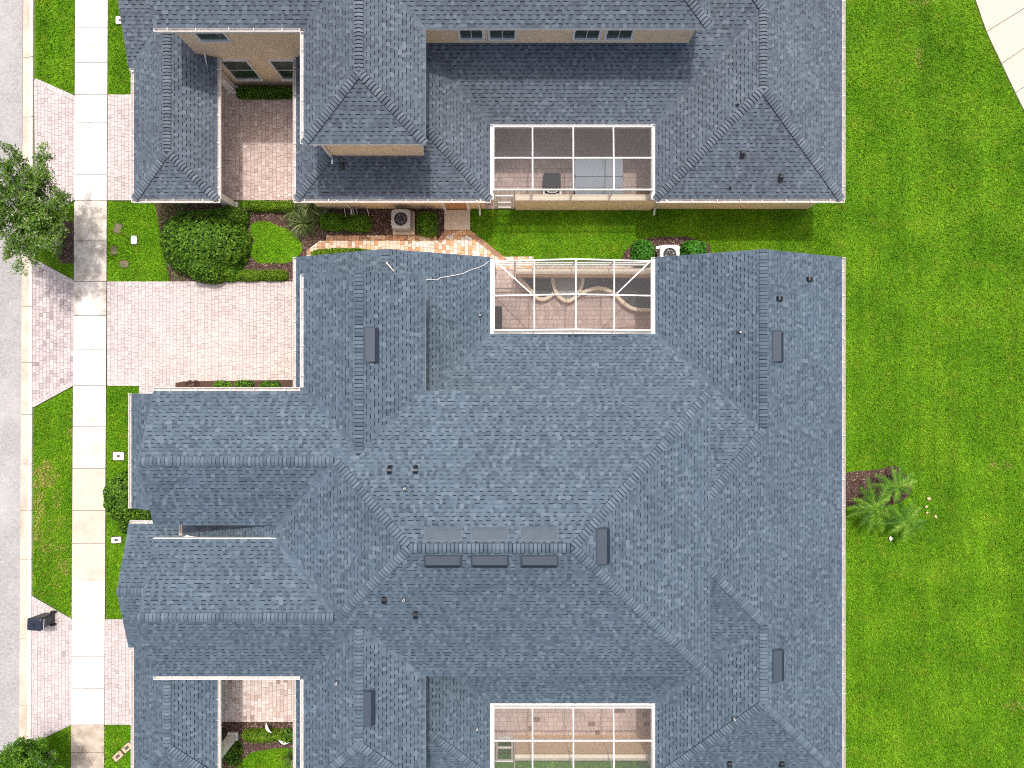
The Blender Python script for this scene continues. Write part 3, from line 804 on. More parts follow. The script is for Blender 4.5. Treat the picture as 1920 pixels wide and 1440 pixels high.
def ridge_caps(D, root, mat, seed, n_single):
    R = random.Random(seed); STEP = 0.137; place = []
    for ri, (a, b, sl, sr) in enumerate(RIDGES):
        A = Vector((a[0], a[1], PL[sr].z(*a))); B = Vector((b[0], b[1], PL[sr].z(*b)))
        L = (B - A).length; ax = (B - A) / L
        h = Vector((ax.x, ax.y, 0)).normalized(); lat = Vector((-h.y, h.x, 0))      # left of the ridge direction
        mid = (a[0] + b[0]) / 2, (a[1] + b[1]) / 2
        # which slope lies on the left
        q = (mid[0] + lat.x * .2, mid[1] + lat.y * .2)
        zl = min(PL[sl].z(*q), PL[sr].z(*q)); q2 = (mid[0] - lat.x * .2, mid[1] - lat.y * .2); zr = min(PL[sl].z(*q2), PL[sr].z(*q2))
        zm = (A.z + B.z) / 2
        kl, kr = (zl - zm) / .2, (zr - zm) / .2
        meshes = []
        prof = [-.155, -.06, 0, .06, .155]
        for vi in range(5):
            t = (.32, .5, .68, .85, 1.0)[vi]
            m = MB(); rows = []
            for s_, up in ((0, .066), (STEP - .026, .044), (STEP + .004, .038)):
                row = []
                for w in prof:
                    zz = (kl * w if w > 0 else kr * -w) + up + (-.012 if w == 0 else 0)
                    p = ax * s_ + lat * w; row.append((p.x, p.y, p.z + zz))
                rows.append(row)
            for j in range(4):
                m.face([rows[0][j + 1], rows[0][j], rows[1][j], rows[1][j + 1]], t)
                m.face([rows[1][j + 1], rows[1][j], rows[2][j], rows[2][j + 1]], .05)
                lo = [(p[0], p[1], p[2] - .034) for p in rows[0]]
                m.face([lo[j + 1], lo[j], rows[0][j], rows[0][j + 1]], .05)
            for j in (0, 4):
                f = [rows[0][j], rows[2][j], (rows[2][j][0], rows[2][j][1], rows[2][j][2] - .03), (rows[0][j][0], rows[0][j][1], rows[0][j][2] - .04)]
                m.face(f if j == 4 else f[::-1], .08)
            meshes.append(m)
        n = int(L / STEP)
        for i in range(n):
            p = A + ax * (i * STEP + R.uniform(-.006, .006)); place.append((p.z, p, ri, R.choices(range(5), (14, 26, 30, 22, 10))[0], meshes))
    place = [q for q in place if in_frame(q[1].x, q[1].y + D, q[1].z, 40)]
    place.sort(key=lambda q: -q[0])
    cache = {}; rest = MB(); cnt = 0
    for z, p, ri, vi, meshes in place:
        if cnt < n_single and in_frame(p.x, p.y + D, z, 0):
            cnt += 1
            if (ri, vi) not in cache: cache[(ri, vi)] = meshes[vi].mesh('ridge_cap', mat)
            o = link(bpy.data.objects.new('ridge_cap', cache[(ri, vi)]), root); o.location = (p.x, p.y + D, p.z)
        else:
            m = meshes[vi]; b = len(rest.v)
            rest.v.extend((v[0] + p.x, v[1] + p.y + D, v[2] + p.z) for v in m.v)
            rest.f.extend(tuple(b + i for i in f) for f in m.f); rest.t.extend(m.t); rest.m.extend(m.m)
    if rest.f:
        o = rest.build('ridge_cap_run', mat, root); o['kind'] = 'stuff'

def gutter(root, a, b, out, z, D, width=0.125, height=0.12, straps=True, name='gutter'):
    """open metal trough hung on an eave line a-b, 'out' points away from the roof"""
    a = Vector((a[0], a[1] + D, 0)); b = Vector((b[0], b[1] + D, 0)); o = Vector((out[0], out[1], 0))
    d = (b - a).normalized(); L = (b - a).length; t = .018
    m = MB()
    def slab(o0, o1, z0, z1, mi, e0=0.0, e1=0.0):
        p = [a + o * o0 - d * e0, b + o * o0 + d * e1, b + o * o1 + d * e1, a + o * o1 - d * e0]
        m.prism(ccw([(q.x, q.y) for q in p]), z0, z1, .5, mi)
    slab(-.035, -.015, z - height, z - .015, 0)
    slab(-.015, width - t, z - height, z - height + .02, 1)
    slab(width - t, width, z - height, z + .005, 0)
    for s_ in (0, 1):
        c = a if s_ == 0 else b - d * .015
        p = [c - o * .035, c + d * .015 - o * .035, c + d * .015 + o * width, c + o * width]
        m.prism(ccw([(q.x, q.y) for q in p]), z - height - .002, z + .008, .5, 0)
    g = m.build(name, [M['white'], M['white' if name == 'wide_gutter' else 'gutter_in']], root)
    if straps:
        n = max(1, int(L / 0.95)); k = MB().beam((0, 0, 0), (o.x * (width + .02), o.y * (width + .02), 0), .022, .01).mesh('strap', M['white'])
        for i in range(n):
            p = a + d * (L * (i + .5) / n + random.uniform(-.12, .12)) - o * .02
            s_ = link(bpy.data.objects.new('strap', k), g); s_.location = (p.x, p.y, z + .012)
    return g

def roof_vent(root, pl, px, py, length, D, mat='vent', depth=.46):
    """slant-back metal vent lying on a slope"""
    x, y, z = pl.at(px, py, D); y += D
    n = Vector((pl.n[0], pl.n[1], 0)); u = Vector((n.y, -n.x, 0)); up = Vector((n.x, n.y, pl.k)).normalized(); nrm = up.cross(u) * -1
    if nrm.z < 0: nrm = -nrm
    c = Vector((x, y, z))
    def P(a, b, h): return tuple(u * a + up * b + nrm * h)
    hl, hd = length / 2, depth / 2
    m = MB()
    lo, hi = [(-hl, hd), (hl, hd)], None
    # sloping lid, vertical throat, cheeks
    m.face([P(-hl, hd, .03), P(hl, hd, .03), P(hl, -hd * .3, .15), P(-hl, -hd * .3, .15)], .5, 0)
    m.face([P(-hl, -hd * .3, .15), P(hl, -hd * .3, .15), P(hl, -hd, .10), P(-hl, -hd, .10)], .5, 0 if mat == 'vent_sunlit' else 2)
    m.face([P(-hl, -hd, .10), P(hl, -hd, .10), P(hl, -hd * .92, .015), P(-hl, -hd * .92, .015)], .5, 1)
    for s_ in (-1, 1):
        f = [P(s_ * hl, hd, .03), P(s_ * hl, -hd * .3, .15), P(s_ * hl, -hd, .10), P(s_ * hl, -hd * .92, .012), P(s_ * hl, hd, .012)]
        m.face(f if s_ < 0 else f[::-1], .5, 0)
    o = m.build('roof_vent', [M[mat], M['vent_dark'], M['vent_facet_shade']], root); o.location = c
    f = MB(); f.face([P(-hl - .06, hd + .05, .02), P(hl + .06, hd + .05, .02), P(hl + .06, -hd - .02, .021), P(-hl - .06, -hd - .02, .021)])
    f.build('flange', M[mat], o)
    return o

def hood_vent(root, pl, px, py, D):
    """black gooseneck hood: an arched strip on a short throat"""
    x, y, z = pl.at(px, py, D); y += D
    n = Vector((pl.n[0], pl.n[1], 0)); u = Vector((n.y, -n.x, 0)); m = MB(); w = .075; seg = 9
    for i in range(seg):
        a0, a1 = math.pi * i / seg, math.pi * (i + 1) / seg
        def P(a, s_, r=.145): return tuple(n * (math.cos(a) * r) + u * (s_ * w) + Vector((0, 0, .02 + math.sin(a) * r * 1.15 + pl.k * math.cos(a) * r * .7)))
        m.face([P(a0, -1), P(a0, 1), P(a1, 1), P(a1, -1)])
        for s_ in (-1, 1):
            m.face([P(a0, s_), P(a1, s_), tuple(Vector((0, 0, -.02)) + u * (s_ * w))] if s_ < 0 else [P(a1, s_), P(a0, s_), tuple(Vector((0, 0, -.02)) + u * (s_ * w))])
    o = m.build('hood_vent', M['black_gloss'], root); o.location = (x, y, z)
    return o

def pipe_vent(root, pl, px, py, D, r=.038, h=.2, mat='pipe'):
    x, y, z = pl.at(px, py, D); y += D
    m = MB(); m.disc((0, 0), r, -.02, h, 12)
    o = m.build('vent_pipe', M[mat], root); o.location = (x, y, z)
    MB().disc((0, 0), r * .6, h + .001, h + .003, 12).build('pipe_mouth', M['vent_dark'], o)
    MB().disc((0, 0), r * 2.3, -.03, .06, 14, r2=r * 1.1).build('pipe_collar', M['vent'], o)
    return o

def wall_box(root, x0, x1, y0, y1, z0, z1, D, name='wall', mat='stucco'):
    return MB().box(x0, x1, y0 + D, y1 + D, z0, z1).build(name, M[mat], root)

def gable(root, pts, D, axis, t=0.06, mat='stucco'):
    """triangular gable wall: three 3-D points"""
    p = [Vector((q[0], q[1] + D, q[2])) for q in pts]; d = Vector((t, 0, 0)) if axis == 'x' else Vector((0, t, 0))
    m = MB(); q = [v + d for v in p]
    m.face([tuple(v) for v in p]); m.face([tuple(v) for v in q[::-1]])
    for i in range(3):
        j = (i + 1) % 3; m.face([tuple(p[i]), tuple(p[j]), tuple(q[j]), tuple(q[i])])
    return m.build('gable_wall', M[mat], root)

def window(root, x0, x1, z0, z1, y, D, cols=2, rows=2, grid=False):
    """window in a wall that faces the bottom of the picture: frame, two sashes, panes, sill"""
    yy = y + D; f = .095
    m = MB()
    m.box(x0 - f, x1 + f, yy - .05, yy + .02, z1, z1 + f); m.box(x0 - f, x1 + f, yy - .09, yy + .02, z0 - f, z0)
    m.box(x0 - f, x0, yy - .05, yy + .02, z0, z1); m.box(x1, x1 + f, yy - .05, yy + .02, z0, z1)
    w = m.build('window', M['white'], root)
    for r_ in range(rows):
        a, b = z0 + (z1 - z0) * r_ / rows, z0 + (z1 - z0) * (r_ + 1) / rows
        for c in range(cols):
            p, q = x0 + (x1 - x0) * c / cols, x0 + (x1 - x0) * (c + 1) / cols
            MB().box(p + .012, q - .012, yy - .012, yy + .01, a + .012, b - .012).build('pane', M['glass'], w)
    s_ = MB()
    for r_ in range(1, rows): s_.box(x0, x1, yy - .03, yy + .012, z0 + (z1 - z0) * r_ / rows - .013, z0 + (z1 - z0) * r_ / rows + .013)
    for c in range(1, cols): s_.box(x0 + (x1 - x0) * c / cols - .011, x0 + (x1 - x0) * c / cols + .011, yy - .034, yy + .012, z0, z1)
    if s_.f: s_.build('glazing_bar', M['white'], w)
    return w

def downspout(root, x, ywall, ztop, zbot, D, yout, kick=-1):
    """square pipe: offset from the gutter back to the wall, down, and a kick-out foot"""
    m = MB(); y0 = yout + D; y1 = ywall + D
    m.beam((x, y0, ztop), (x, y1 - .05, ztop - .28), .075, .06); m.beam((x, y1 - .045, ztop - .26), (x, y1 - .045, zbot + .12), .075, .06)
    m.beam((x, y1 - .045, zbot + .14), (x, y1 - .30, zbot + .05), .078, .062)
    return m.build('downspout', M['white'], root)

def house(label, D, mat, seed, main):
    root = thing('house', label, 'house', (0, 0, 0))
    # decks with white edges
    deck = MB()
    for name, pl in PL.items():
        for p in POLY[name]:
            q = ccw(p); zt = [pl.z(*c) for c in q]
            deck.prism([(c[0], c[1] + D) for c in q], [z - .17 for z in zt], zt, .5, 0, 1)
    roof = deck.build('roof', [M['underlay'], M['white']], root)
    shingles(D, roof, mat, seed, 300)
    ridge_caps(D, roof, mat, seed + 1, 300)
    # walls
    for b in ((LW + .22, LE - .3, SE + .3, NG - .3), (RW + .3, RE - .24, SE + .3, NG - .3), (LE - .4, RW + .4, CS + 2.1, CN - .33),
              (-15.25, LW + .3, FS + .3, FN - .26), (-12.74, LW + .3, MS + .364, FS + .34)):
        wall_box(root, b[0], b[1], b[2], b[3], -.05, Z0 - .08, D)
    for b in ((TW + .3, TE - .34, MN - .6, TNG - .3), (MW + .25, ME - .33, MS + .35, MN - .36), (TW + .3, TE - .34, TSE + .34, MS + .6),
              (WG + .3, MW + .5, WNS + .27, MN - .34), (WG + .3, MW + .5, MS + .36, WSN - .27)):
        wall_box(root, b[0], b[1], b[2], b[3], Z0 - .4, Z1 - .1, D, 'upper_wall')
    gable(root, [(WG + .3, WNS + .3, Z1 - .12), (WG + .3, MN - .36, Z1 - .12), (WG + .3, WNR, Z1 + .92)], D, 'x')
    gable(root, [(WG + .3, MS + .38, Z1 - .12), (WG + .3, WSN - .3, Z1 - .12), (WG + .3, WSR, Z1 + .92)], D, 'x')
    gable(root, [(PW + .4, PS + .3, Z0 - .1), (PW + .4, PN - .3, Z0 - .1), (PW + .4, PR, Z0 + .72)], D, 'x')
    gable(root, [(TW + .32, TNG - .36, Z1 - .12), (TE - .36, TNG - .36, Z1 - .12), (TR, TNG - .36, Z1 + .78)], D, 'y')
    gable(root, [(LW + .25, NG - .36, Z0 - .1), (LE - .32, NG - .36, Z0 - .1), (LR, NG - .36, Z0 + 1.55)], D, 'y')
    gable(root, [(RW + .32, NG - .36, Z0 - .1), (RE - .26, NG - .36, Z0 - .1), (RR, NG - .36, Z0 + 1.5)], D, 'y')
    for y in (PN - .35, PS + .35):
        MB().box(PW + .35, PW + .65, y - .15 + D, y + .15 + D, -.05, Z0 - .1).build('porch_column', M['stucco_pale'], root)
    # gutters
    w = -1
    gs = [((LW, NG), (LW, MN + .1), (-1, 0), Z0), ((TW, TNG), (TW, MN + .13), (-1, 0), Z1), ((WG, MN), (TW - .13, MN), (0, 1), Z1),
          ((FW, FN), (FW, FS), (-1, 0), Z0), ((PW + .05, PN), (-12.9, PN), (0, 1), Z0), ((PW + .05, PS), (-15.1, PS), (0, -1), Z0),
          ((GW, PS - .13), (GW, SE), (-1, 0), Z0), ((GE, -10.35), (GE, SE), (1, 0), Z0), ((GW - .1, SE), (GE + .1, SE), (0, -1), Z0),
          ((WG, MS), (TW - .13, MS), (0, -1), Z1), ((TW, MS - .13), (TW, TSE), (-1, 0), Z1),
          ((LW, -10.35), (LW, SE), (-1, 0), Z0), ((LW - .1, SE), (LE + .02, SE), (0, -1), Z0),
          ((RE, NG), (RE, SE), (1, 0), Z0), ((RW + .02, SE), (RE + .1, SE), (0, -1), Z0)]
    for a, b, o, z in gs:
        if D > 0 and min(a[1], b[1]) + D > 19: continue
        gutter(root, a, b, o, z, D)
    gutter(root, (-12.9, -5.92), (-12.9, -4.86), (-1, 0), PL['M_W'].z(-12.9, 0), D, straps=False)
    for cy, far, o in ((CN, NG, 1), (CS, SE, -1)):
        if D > 0 and cy + D > 19: continue
        gutter(root, (LE, cy), (LE, far), (1, 0), Z0, D, .15, .14, False, 'wide_gutter')
        gutter(root, (RW, cy), (RW, far), (-1, 0), Z0, D, .17, .14, False, 'wide_gutter')
        gutter(root, (LE + .15, cy), (RW - .17, cy), (0, o), Z0, D, .13, .14, False, 'wide_gutter')
    MB().box(WG, MW, WSN + .001 + D, WSN + .036 + D, Z1 - .16, Z1 + .012).build('drip_edge', M['white'], root)
    return root, roof

main_house, main_roof = house('large two-storey house with blue-grey hipped shingle roof filling the lower half', 0.0, M['shingle'], 100, True)
side_house, side_roof = house('neighbouring two-storey house at the top with greyer roof and peach walls', 23.6, M['shingle_grey'], 200, False)
DN = 23.6

# vents on the main roof
for px in (830.5, 918.5, 1012): roof_vent(main_roof, PL['M_N'], px, 1000.5, 1.15, 0, 'vent_sunlit', .40)
for px in (830.5, 918.5, 1011.5): roof_vent(main_roof, PL['M_S'], px, 1051.5, 1.15, 0, 'vent', .42)
roof_vent(main_roof, PL['M_E'], 1130, 1024, 1.18, 0)
roof_vent(main_roof, PL['T_E'], 697, 647, 1.18, 0)
roof_vent(main_roof, PL['T_E'], 690, 1327, 1.20, 0)
roof_vent(main_roof, PL['R_E'], 1457, 650, 1.15, 0)
roof_vent(main_roof, PL['R_E'], 1458, 1247, 1.20, 0)
for n, px, py in (('M_N', 731.5, 880), ('M_N', 780, 880), ('M_S', 721, 1125), ('M_S', 780, 1153), ('R_E', 1461, 560), ('R_E', 1517, 523.5), ('R_S', 1367, 1432), ('R_S', 1465, 1432)):
    hood_vent(main_roof, PL[n], px, py, 0)
for n, px, py in (('M_N', 760, 915), ('M_S', 758, 1123), ('T_W', 632, 1279), ('WN_S', 636, 744), ('R_W', 1386, 623), ('L_E', 895, 1364), ('R_W', 1375, 1346), ('L_E', 900, 591)):
    pipe_vent(main_roof, PL['M_N' if n == 'WN_S' else n], px, py, 0)
# vents on the neighbour's roof
for n, px, py in (('L_S', 642, 312), ('R_S', 1391, 290), ('R_S', 1463, 335)):
    hood_vent(side_roof, PL[n], px, py, DN)
for n, px, py in (('R_S', 1369, 352), ('R_W', 1383, 197)):
    pipe_vent(side_roof, PL[n], px, py, DN, mat='black_gloss')

# windows, door and fittings of the neighbour's lower side
yw = MS + .36
window(side_house, -12.0, -10.95, .75, 2.5, yw, DN, 1, 2)
window(side_house, -9.95, -8.75, .75, 2.5, yw, DN, 1, 2)
window(side_house, -12.0, -10.95, 4.3, 5.3, yw, DN, 1, 2)
for a, b in ((863, 904), (919, 965), (1078, 1123), (1138, 1184)):
    window(side_house, W(a, 60, 4.75)[0], W(b, 60, 4.75)[0], 4.45, 5.12, MS + .35, DN, 2, 1)
dr = MB().box(-2.92, -1.98, SE + .3 - .02 + DN, SE + .35 + DN, 0.05, 2.05).build('door', M['door'], side_house)
MB().box(-3.06, -2.92, SE + .3 - .06 + DN, SE + .34 + DN, 0.0, 2.2).build('door_jamb', M['white'], dr)
MB().box(-1.98, -1.84, SE + .3 - .06 + DN, SE + .34 + DN, 0.0, 2.2).build('door_jamb', M['white'], dr)
MB().disc((-2.06, SE + .27 + DN), .03, 1.0, 1.06).build('door_handle', M['steel'], dr)
for x in (W(900, 0, 0)[0] * 1.0, W(660, 0, 0)[0], W(1226, 0)[0]):
    downspout(side_house, x, SE + .3, Z0 - .05, 0, DN, SE - .06)
downspout(side_house, TW + .42, TSE + .34, Z1 - .05, PL['L_S'].z(0, TSE), DN, TSE - .02)
for px in (686, 778):
    x = W(px, 387, 1.6)[0]; y = SE + .3 + DN
    MB().disc((x, y - .07), .09 if px < 700 else .04, 1.75, 1.93, 14, r2=.05).build('wall_lamp', M['box_tan'], side_house)
for px, l in ((646, .5), (662, .35), (668, .42), (689, .4)):
    x = W(px, 392, .2)[0]; MB().beam((x, SE + .28 + DN, .25), (x + .06, SE + .28 - l + DN, .12), .03, .03).build('conduit', M['pipe'], side_house)
for hs, D in ((side_house, DN), (main_house, 0)):
    for x, y in ((GE - .42, SE + .40), (GE - .42, -10.5), (GW + .42, SE + 1.5), (GW + .42, -11.1)):       # white pilasters carrying the carport roof
        MB().box(x - .18, x + .18, y - .13 + D, y + .13 + D, 0, Z0 - .12).build('pilaster', M['white'], hs)
        MB().box(x - .22, x + .22, y - .17 + D, y + .17 + D, 0, .16).build('pilaster_base', M['white'], hs)
# small white flashing boards on the slopes
def fin(root, pts, t=.04):
    m = MB(); m.face(pts); q = [(p[0], p[1], p[2] - t) for p in pts]; m.face(q[::-1])
    for i in range(len(pts)):
        j = (i + 1) % len(pts); m.face([q[i], q[j], pts[j], pts[i]])
    return m.build('flashing', M['white'], root)
def onpl(n, px, py, D, dz):
    x, y, z = PL[n].at(px, py, D); return (x, y + D, z + dz)
fin(side_house, [onpl('G_E', 382, 93.5, DN, .12), onpl('G_E', 387.5, 100.5, DN, .16), onpl('G_E', 391.5, 140, DN, .06), onpl('G_E', 389.5, 128, DN, .05)])
fin(main_house, [(*W(340, 1010.5, 5.55), 5.55), (*W(386, 1010.5, 5.6), 5.6), (*W(349, 1003.5, 5.45), 5.45)])

# ================================================================== SCREENED COURTYARDS
XC = [W(p, 0, 2.95)[0] for p in (925.5, 998.5, 1075, 1150.5, 1224.5)]
def screen_panel(root, pts, name='screen'):
    m = MB(); m.face(pts); return m.build(name, M['screen'], root)
def bar(root, a, b, w=.055, h=.08, name='beam'):
    return MB().beam(a, b, w, h).build(name, M['white'], root)

def courtyard(label, D):
    root = thing('screen_enclosure', label, 'enclosure')
    yN, yS = CS - .13 + D, -15.74 + D; yM = (yN + yS) / 2
    zN, zM, zS = 2.86, 2.95, 3.0
    bar(root, (XC[0], yN, zN), (XC[-1], yN, zN)); bar(root, (XC[0], yM, zM), (XC[-1], yM, zM)); bar(root, (XC[0], yS, zS), (XC[-1], yS, zS))
    for i, x in enumerate(XC):
        bar(root, (x, yN - .03, zN + .005), (x, yM + .03, zM + .005)); bar(root, (x, yM - .03, zM + .005), (x, yS + .03, zS + .005))
        bar(root, (x, yS, 1.82 if i else .05), (x, yS, zS - .045), .05, .05, 'post')
        if i < 4:
            a, b = x + .03, XC[i + 1] - .03
            screen_panel(root, [(a, yM + .03, zM), (b, yM + .03, zM), (b, yN - .03, zN), (a, yN - .03, zN)])
            screen_panel(root, [(a, yS + .03, zS), (b, yS + .03, zS), (b, yM - .03, zM), (a, yM - .03, zM)])
            if i: screen_panel(root, [(a, yS, 1.85), (b, yS, 1.85), (b, yS, zS - .05), (a, yS, zS - .05)])
    # screened door at the left end
    xd = XC[0] + .85
    bar(root, (xd, yS, 0.05), (xd, yS, zS - .045), .06, .06, 'post')
    screen_panel(root, [(xd + .03, yS, 1.85), (XC[1] - .03, yS, 1.85), (XC[1] - .03, yS, zS - .05), (xd + .03, yS, zS - .05)])
    screen_panel(root, [(XC[0] + .03, yS, 2.15), (xd - .03, yS, 2.15), (xd - .03, yS, zS - .05), (XC[0] + .03, yS, zS - .05)])
    d = MB(); x0, x1 = XC[0] + .05, xd - .05
    for z in (.09, .95, 2.04): d.box(x0, x1, yS - .03, yS + .03, z - .06, z + .06)
    for x in (x0 + .045, x1 - .045): d.box(x - .045, x + .045, yS - .028, yS + .028, .151, 1.979)
    dr = d.build('screen_door', M['white'], root)
    for z0, z1 in ((.15, .89), (1.01, 1.98)): screen_panel(dr, [(x0 + .09, yS, z0), (x1 - .09, yS, z0), (x1 - .09, yS, z1), (x0 + .09, yS, z1)])
    MB().box(x1 - .1, x1 - .04, yS - .09, yS - .03, .98, 1.03).build('door_handle', M['steel'], dr)
    wl = thing('privacy_wall', 'low peach stucco wall with pale cap closing ' + ('the courtyard with the spa' if D else 'the lowest screened courtyard'), 'wall')
    MB().box(xd + .04, RW + .35, yS - .1, yS + .1, -.05, 1.74).build('wall_face', M['stucco'], wl)
    MB().box(xd + .03, RW + .34, yS - .13, yS + .13, 1.742, 1.81).build('cap', M['stucco_pale'], wl, bevel=.02)
    return root
courtyard('white framed flat screen roof over the courtyard with the spa', DN)
courtyard('white framed flat screen roof over the pink paved courtyard at the bottom', 0.0)

# gabled screen roof over the upper courtyard of the main house
sr = thing('screen_enclosure', 'white gabled screen roof with corner braces over the courtyard with curved planters', 'enclosure')
yS, yN = CN + .14, 4.98; yM = (yS + yN) / 2
XG = [W(p, 0, 2.95)[0] for p in (926.5, 1001.5, 1077.5, 1150, 1221.5)]
ZG = [2.92, 3.17, 3.42, 3.17, 2.92]
for y, nm in ((yS, 'beam'), (yM, 'beam'), (yN, 'beam')):
    bar(sr, (XG[0], y, ZG[0]), (XG[2], y, ZG[2]), name=nm); bar(sr, (XG[2], y, ZG[2]), (XG[4], y, ZG[4]), name=nm)
for i, x in enumerate(XG):
    z = ZG[i] + .01
    bar(sr, (x, yS + .03, z), (x, yM - .03, z)); bar(sr, (x, yM + .03, z), (x, yN - .03, z))
    if i in (0, 4): bar(sr, (x, yN, 0.02), (x, yN, z - .06), .06, .06, 'post')
    else: bar(sr, (x, yN, 1.83), (x, yN, z - .06), .05, .05, 'post')
    if i < 4:
        a, b = x + .03, XG[i + 1] - .03
        for y0, y1 in ((yS + .03, yM - .03), (yM + .03, yN - .03)):
            screen_panel(sr, [(a, y0, ZG[i]), (b, y0, ZG[i + 1]), (b, y1, ZG[i + 1]), (a, y1, ZG[i])])
        if i: screen_panel(sr, [(a, yN, 1.85), (b, yN, 1.85), (b, yN, ZG[i + 1] - .06), (a, yN, ZG[i] - .06)])
bar(sr, (XG[0] + .1, yN - .05, ZG[0] + .05), (XG[1] - .12, yM + .05, ZG[1]), .05, .06, 'brace')
bar(sr, (XG[4] - .1, yN - .05, ZG[4] + .05), (XG[3] + .1, yM + .05, ZG[3]), .05, .06, 'brace')
for z in (2.05, 2.55):
    bar(sr, (XG[0], yN, z), (XG[4], yN, z), .05, .05, 'rail')
bar(sr, (XG[0] + .85, yN, 0.02), (XG[0] + .85, yN, 2.9), .06, .06, 'post')
wl = thing('privacy_wall', 'low peach stucco wall with pale cap behind the curved planters', 'wall')
MB().box(XG[0] + .9, RW + .35, 4.68, 4.86, -.05, 1.72).build('wall_face', M['stucco'], wl)
MB().box(XG[0] + .89, RW + .34, 4.65, 4.885, 1.722, 1.80).build('cap', M['stucco_pale'], wl, bevel=.02)

# curved planters (path points measured in the plan)
def ribbon(pts, w, z0, z1, mat, name, parent=None):
    m = MB(); P = [Vector((*p, 0)) for p in pts]; n = len(P); L = []; Rr = []
    for i in range(n):
        d = (P[min(i + 1, n - 1)] - P[max(i - 1, 0)]).normalized(); s = Vector((-d.y, d.x, 0)) * (w / 2)
        L.append(P[i] + s); Rr.append(P[i] - s)
    def q(v, z): return (v.x, v.y, z)
    for i in range(n - 1):
        m.face([q(Rr[i], z1), q(Rr[i + 1], z1), q(L[i + 1], z1), q(L[i], z1)])
        m.face([q(Rr[i], z0), q(Rr[i + 1], z0), q(Rr[i + 1], z1), q(Rr[i], z1)])
        m.face([q(L[i + 1], z0), q(L[i], z0), q(L[i], z1), q(L[i + 1], z1)])
    m.face([q(L[0], z0), q(Rr[0], z0), q(Rr[0], z1), q(L[0], z1)]); m.face([q(Rr[-1], z0), q(L[-1], z0), q(L[-1], z1), q(Rr[-1], z1)])
    return m.build(name, M[mat], parent)
def smooth(pts, n=6):
    out = []
    for i in range(len(pts) - 1):
        p0, p1, p2, p3 = pts[max(i - 1, 0)], pts[i], pts[i + 1], pts[min(i + 2, len(pts) - 1)]
        for k in range(n):
            t = k / n
            out.append(tuple(.5 * (2 * p1[j] + (p2[j] - p0[j]) * t + (2 * p0[j] - 5 * p1[j] + 4 * p2[j] - p3[j]) * t * t + (3 * p1[j] - p0[j] - 3 * p2[j] + p3[j]) * t ** 3) for j in (0, 1)))
    out.append(pts[-1]); return out
def z4(pts, z=.42): return [W(860 + x / 4, 360 + y / 4, z) for x, y in pts]
c1 = smooth(z4([(425, 632), (480, 670), (540, 735), (585, 790), (640, 802), (690, 778), (712, 758)]))
c2 = smooth(z4([(703, 640), (712, 700), (742, 770), (805, 814), (858, 800), (905, 745), (928, 690), (932, 640)]))
c3 = smooth(z4([(890, 778), (945, 745), (1030, 720), (1105, 728), (1175, 768), (1245, 835), (1320, 876), (1440, 882)]))
for c, l in ((c1, 'left curved stucco planter edging beside the screen door'), (c2, 'U-shaped stucco basin in the middle of the courtyard planters'), (c3, 'right S-curved stucco planter edging in the courtyard')):
    setp(ribbon(c, .14, 0, .42, 'stucco_pale', 'planter_edging'), l, 'planter')
def fill(pts, z, mat, name):
    return struct(MB().prism(ccw(pts), 0.0, z).build(name, M[mat]))
y_w = 4.66
fill(c1 + [(c1[-1][0], y_w), (c1[0][0], y_w)], .25, 'joint_dark', 'planter_soil')
fill([(c3[0][0] - .05, c3[0][1])] + c3[1:] + [(c3[-1][0], y_w), (c3[0][0], y_w)], .25, 'joint_dark', 'planter_soil')
fill(c2, .3, 'water', 'basin_floor')
def gravel(poly, z, seed, label, excl=()):
    r = np.random.default_rng(seed); xs = [p[0] for p in poly]; ys = [p[1] for p in poly]
    n = int((max(xs) - min(xs)) * (max(ys) - min(ys)) * 900)
    P = np.column_stack([r.uniform(min(xs), max(xs), n), r.uniform(min(ys), max(ys), n)]); m = inside(P, poly)
    for e in excl: m &= ~inside(P, e)
    P = P[m]; n = len(P); s = r.uniform(.012, .03, n)
    oct_ = np.array([[1, 0, 0], [0, 1, 0], [-1, 0, 0], [0, -1, 0], [0, 0, 1]], float)
    a = r.uniform(0, 6.28, n); ca, sa = np.cos(a), np.sin(a)
    V = np.empty((n, 5, 3))
    V[:, :, 0] = P[:, 0:1] + s[:, None] * (oct_[:, 0] * ca[:, None] - oct_[:, 1] * sa[:, None])
    V[:, :, 1] = P[:, 1:2] + s[:, None] * (oct_[:, 0] * sa[:, None] + oct_[:, 1] * ca[:, None]) * .75
    V[:, :, 2] = z + s[:, None] * oct_[:, 2]
    tr = np.array([[0, 1, 4], [1, 2, 4], [2, 3, 4], [3, 0, 4]]); T = (np.arange(n)[:, None, None] * 5 + tr[None]).reshape(-1, 3)
    setp(tri_object('gravel', V.reshape(-1, 3), T, np.repeat(r.uniform(0, 1, n), 4), M['gravel']), label, 'gravel', kind='stuff')
gravel(c1 + [(c1[-1][0], y_w), (c1[0][0], y_w)], .26, 1, 'dark gravel in the left planter of the courtyard', (c2,))
gravel(c3 + [(c3[-1][0], y_w), (c3[0][0], y_w)], .26, 2, 'dark gravel in the right planter of the courtyard', (c2,))

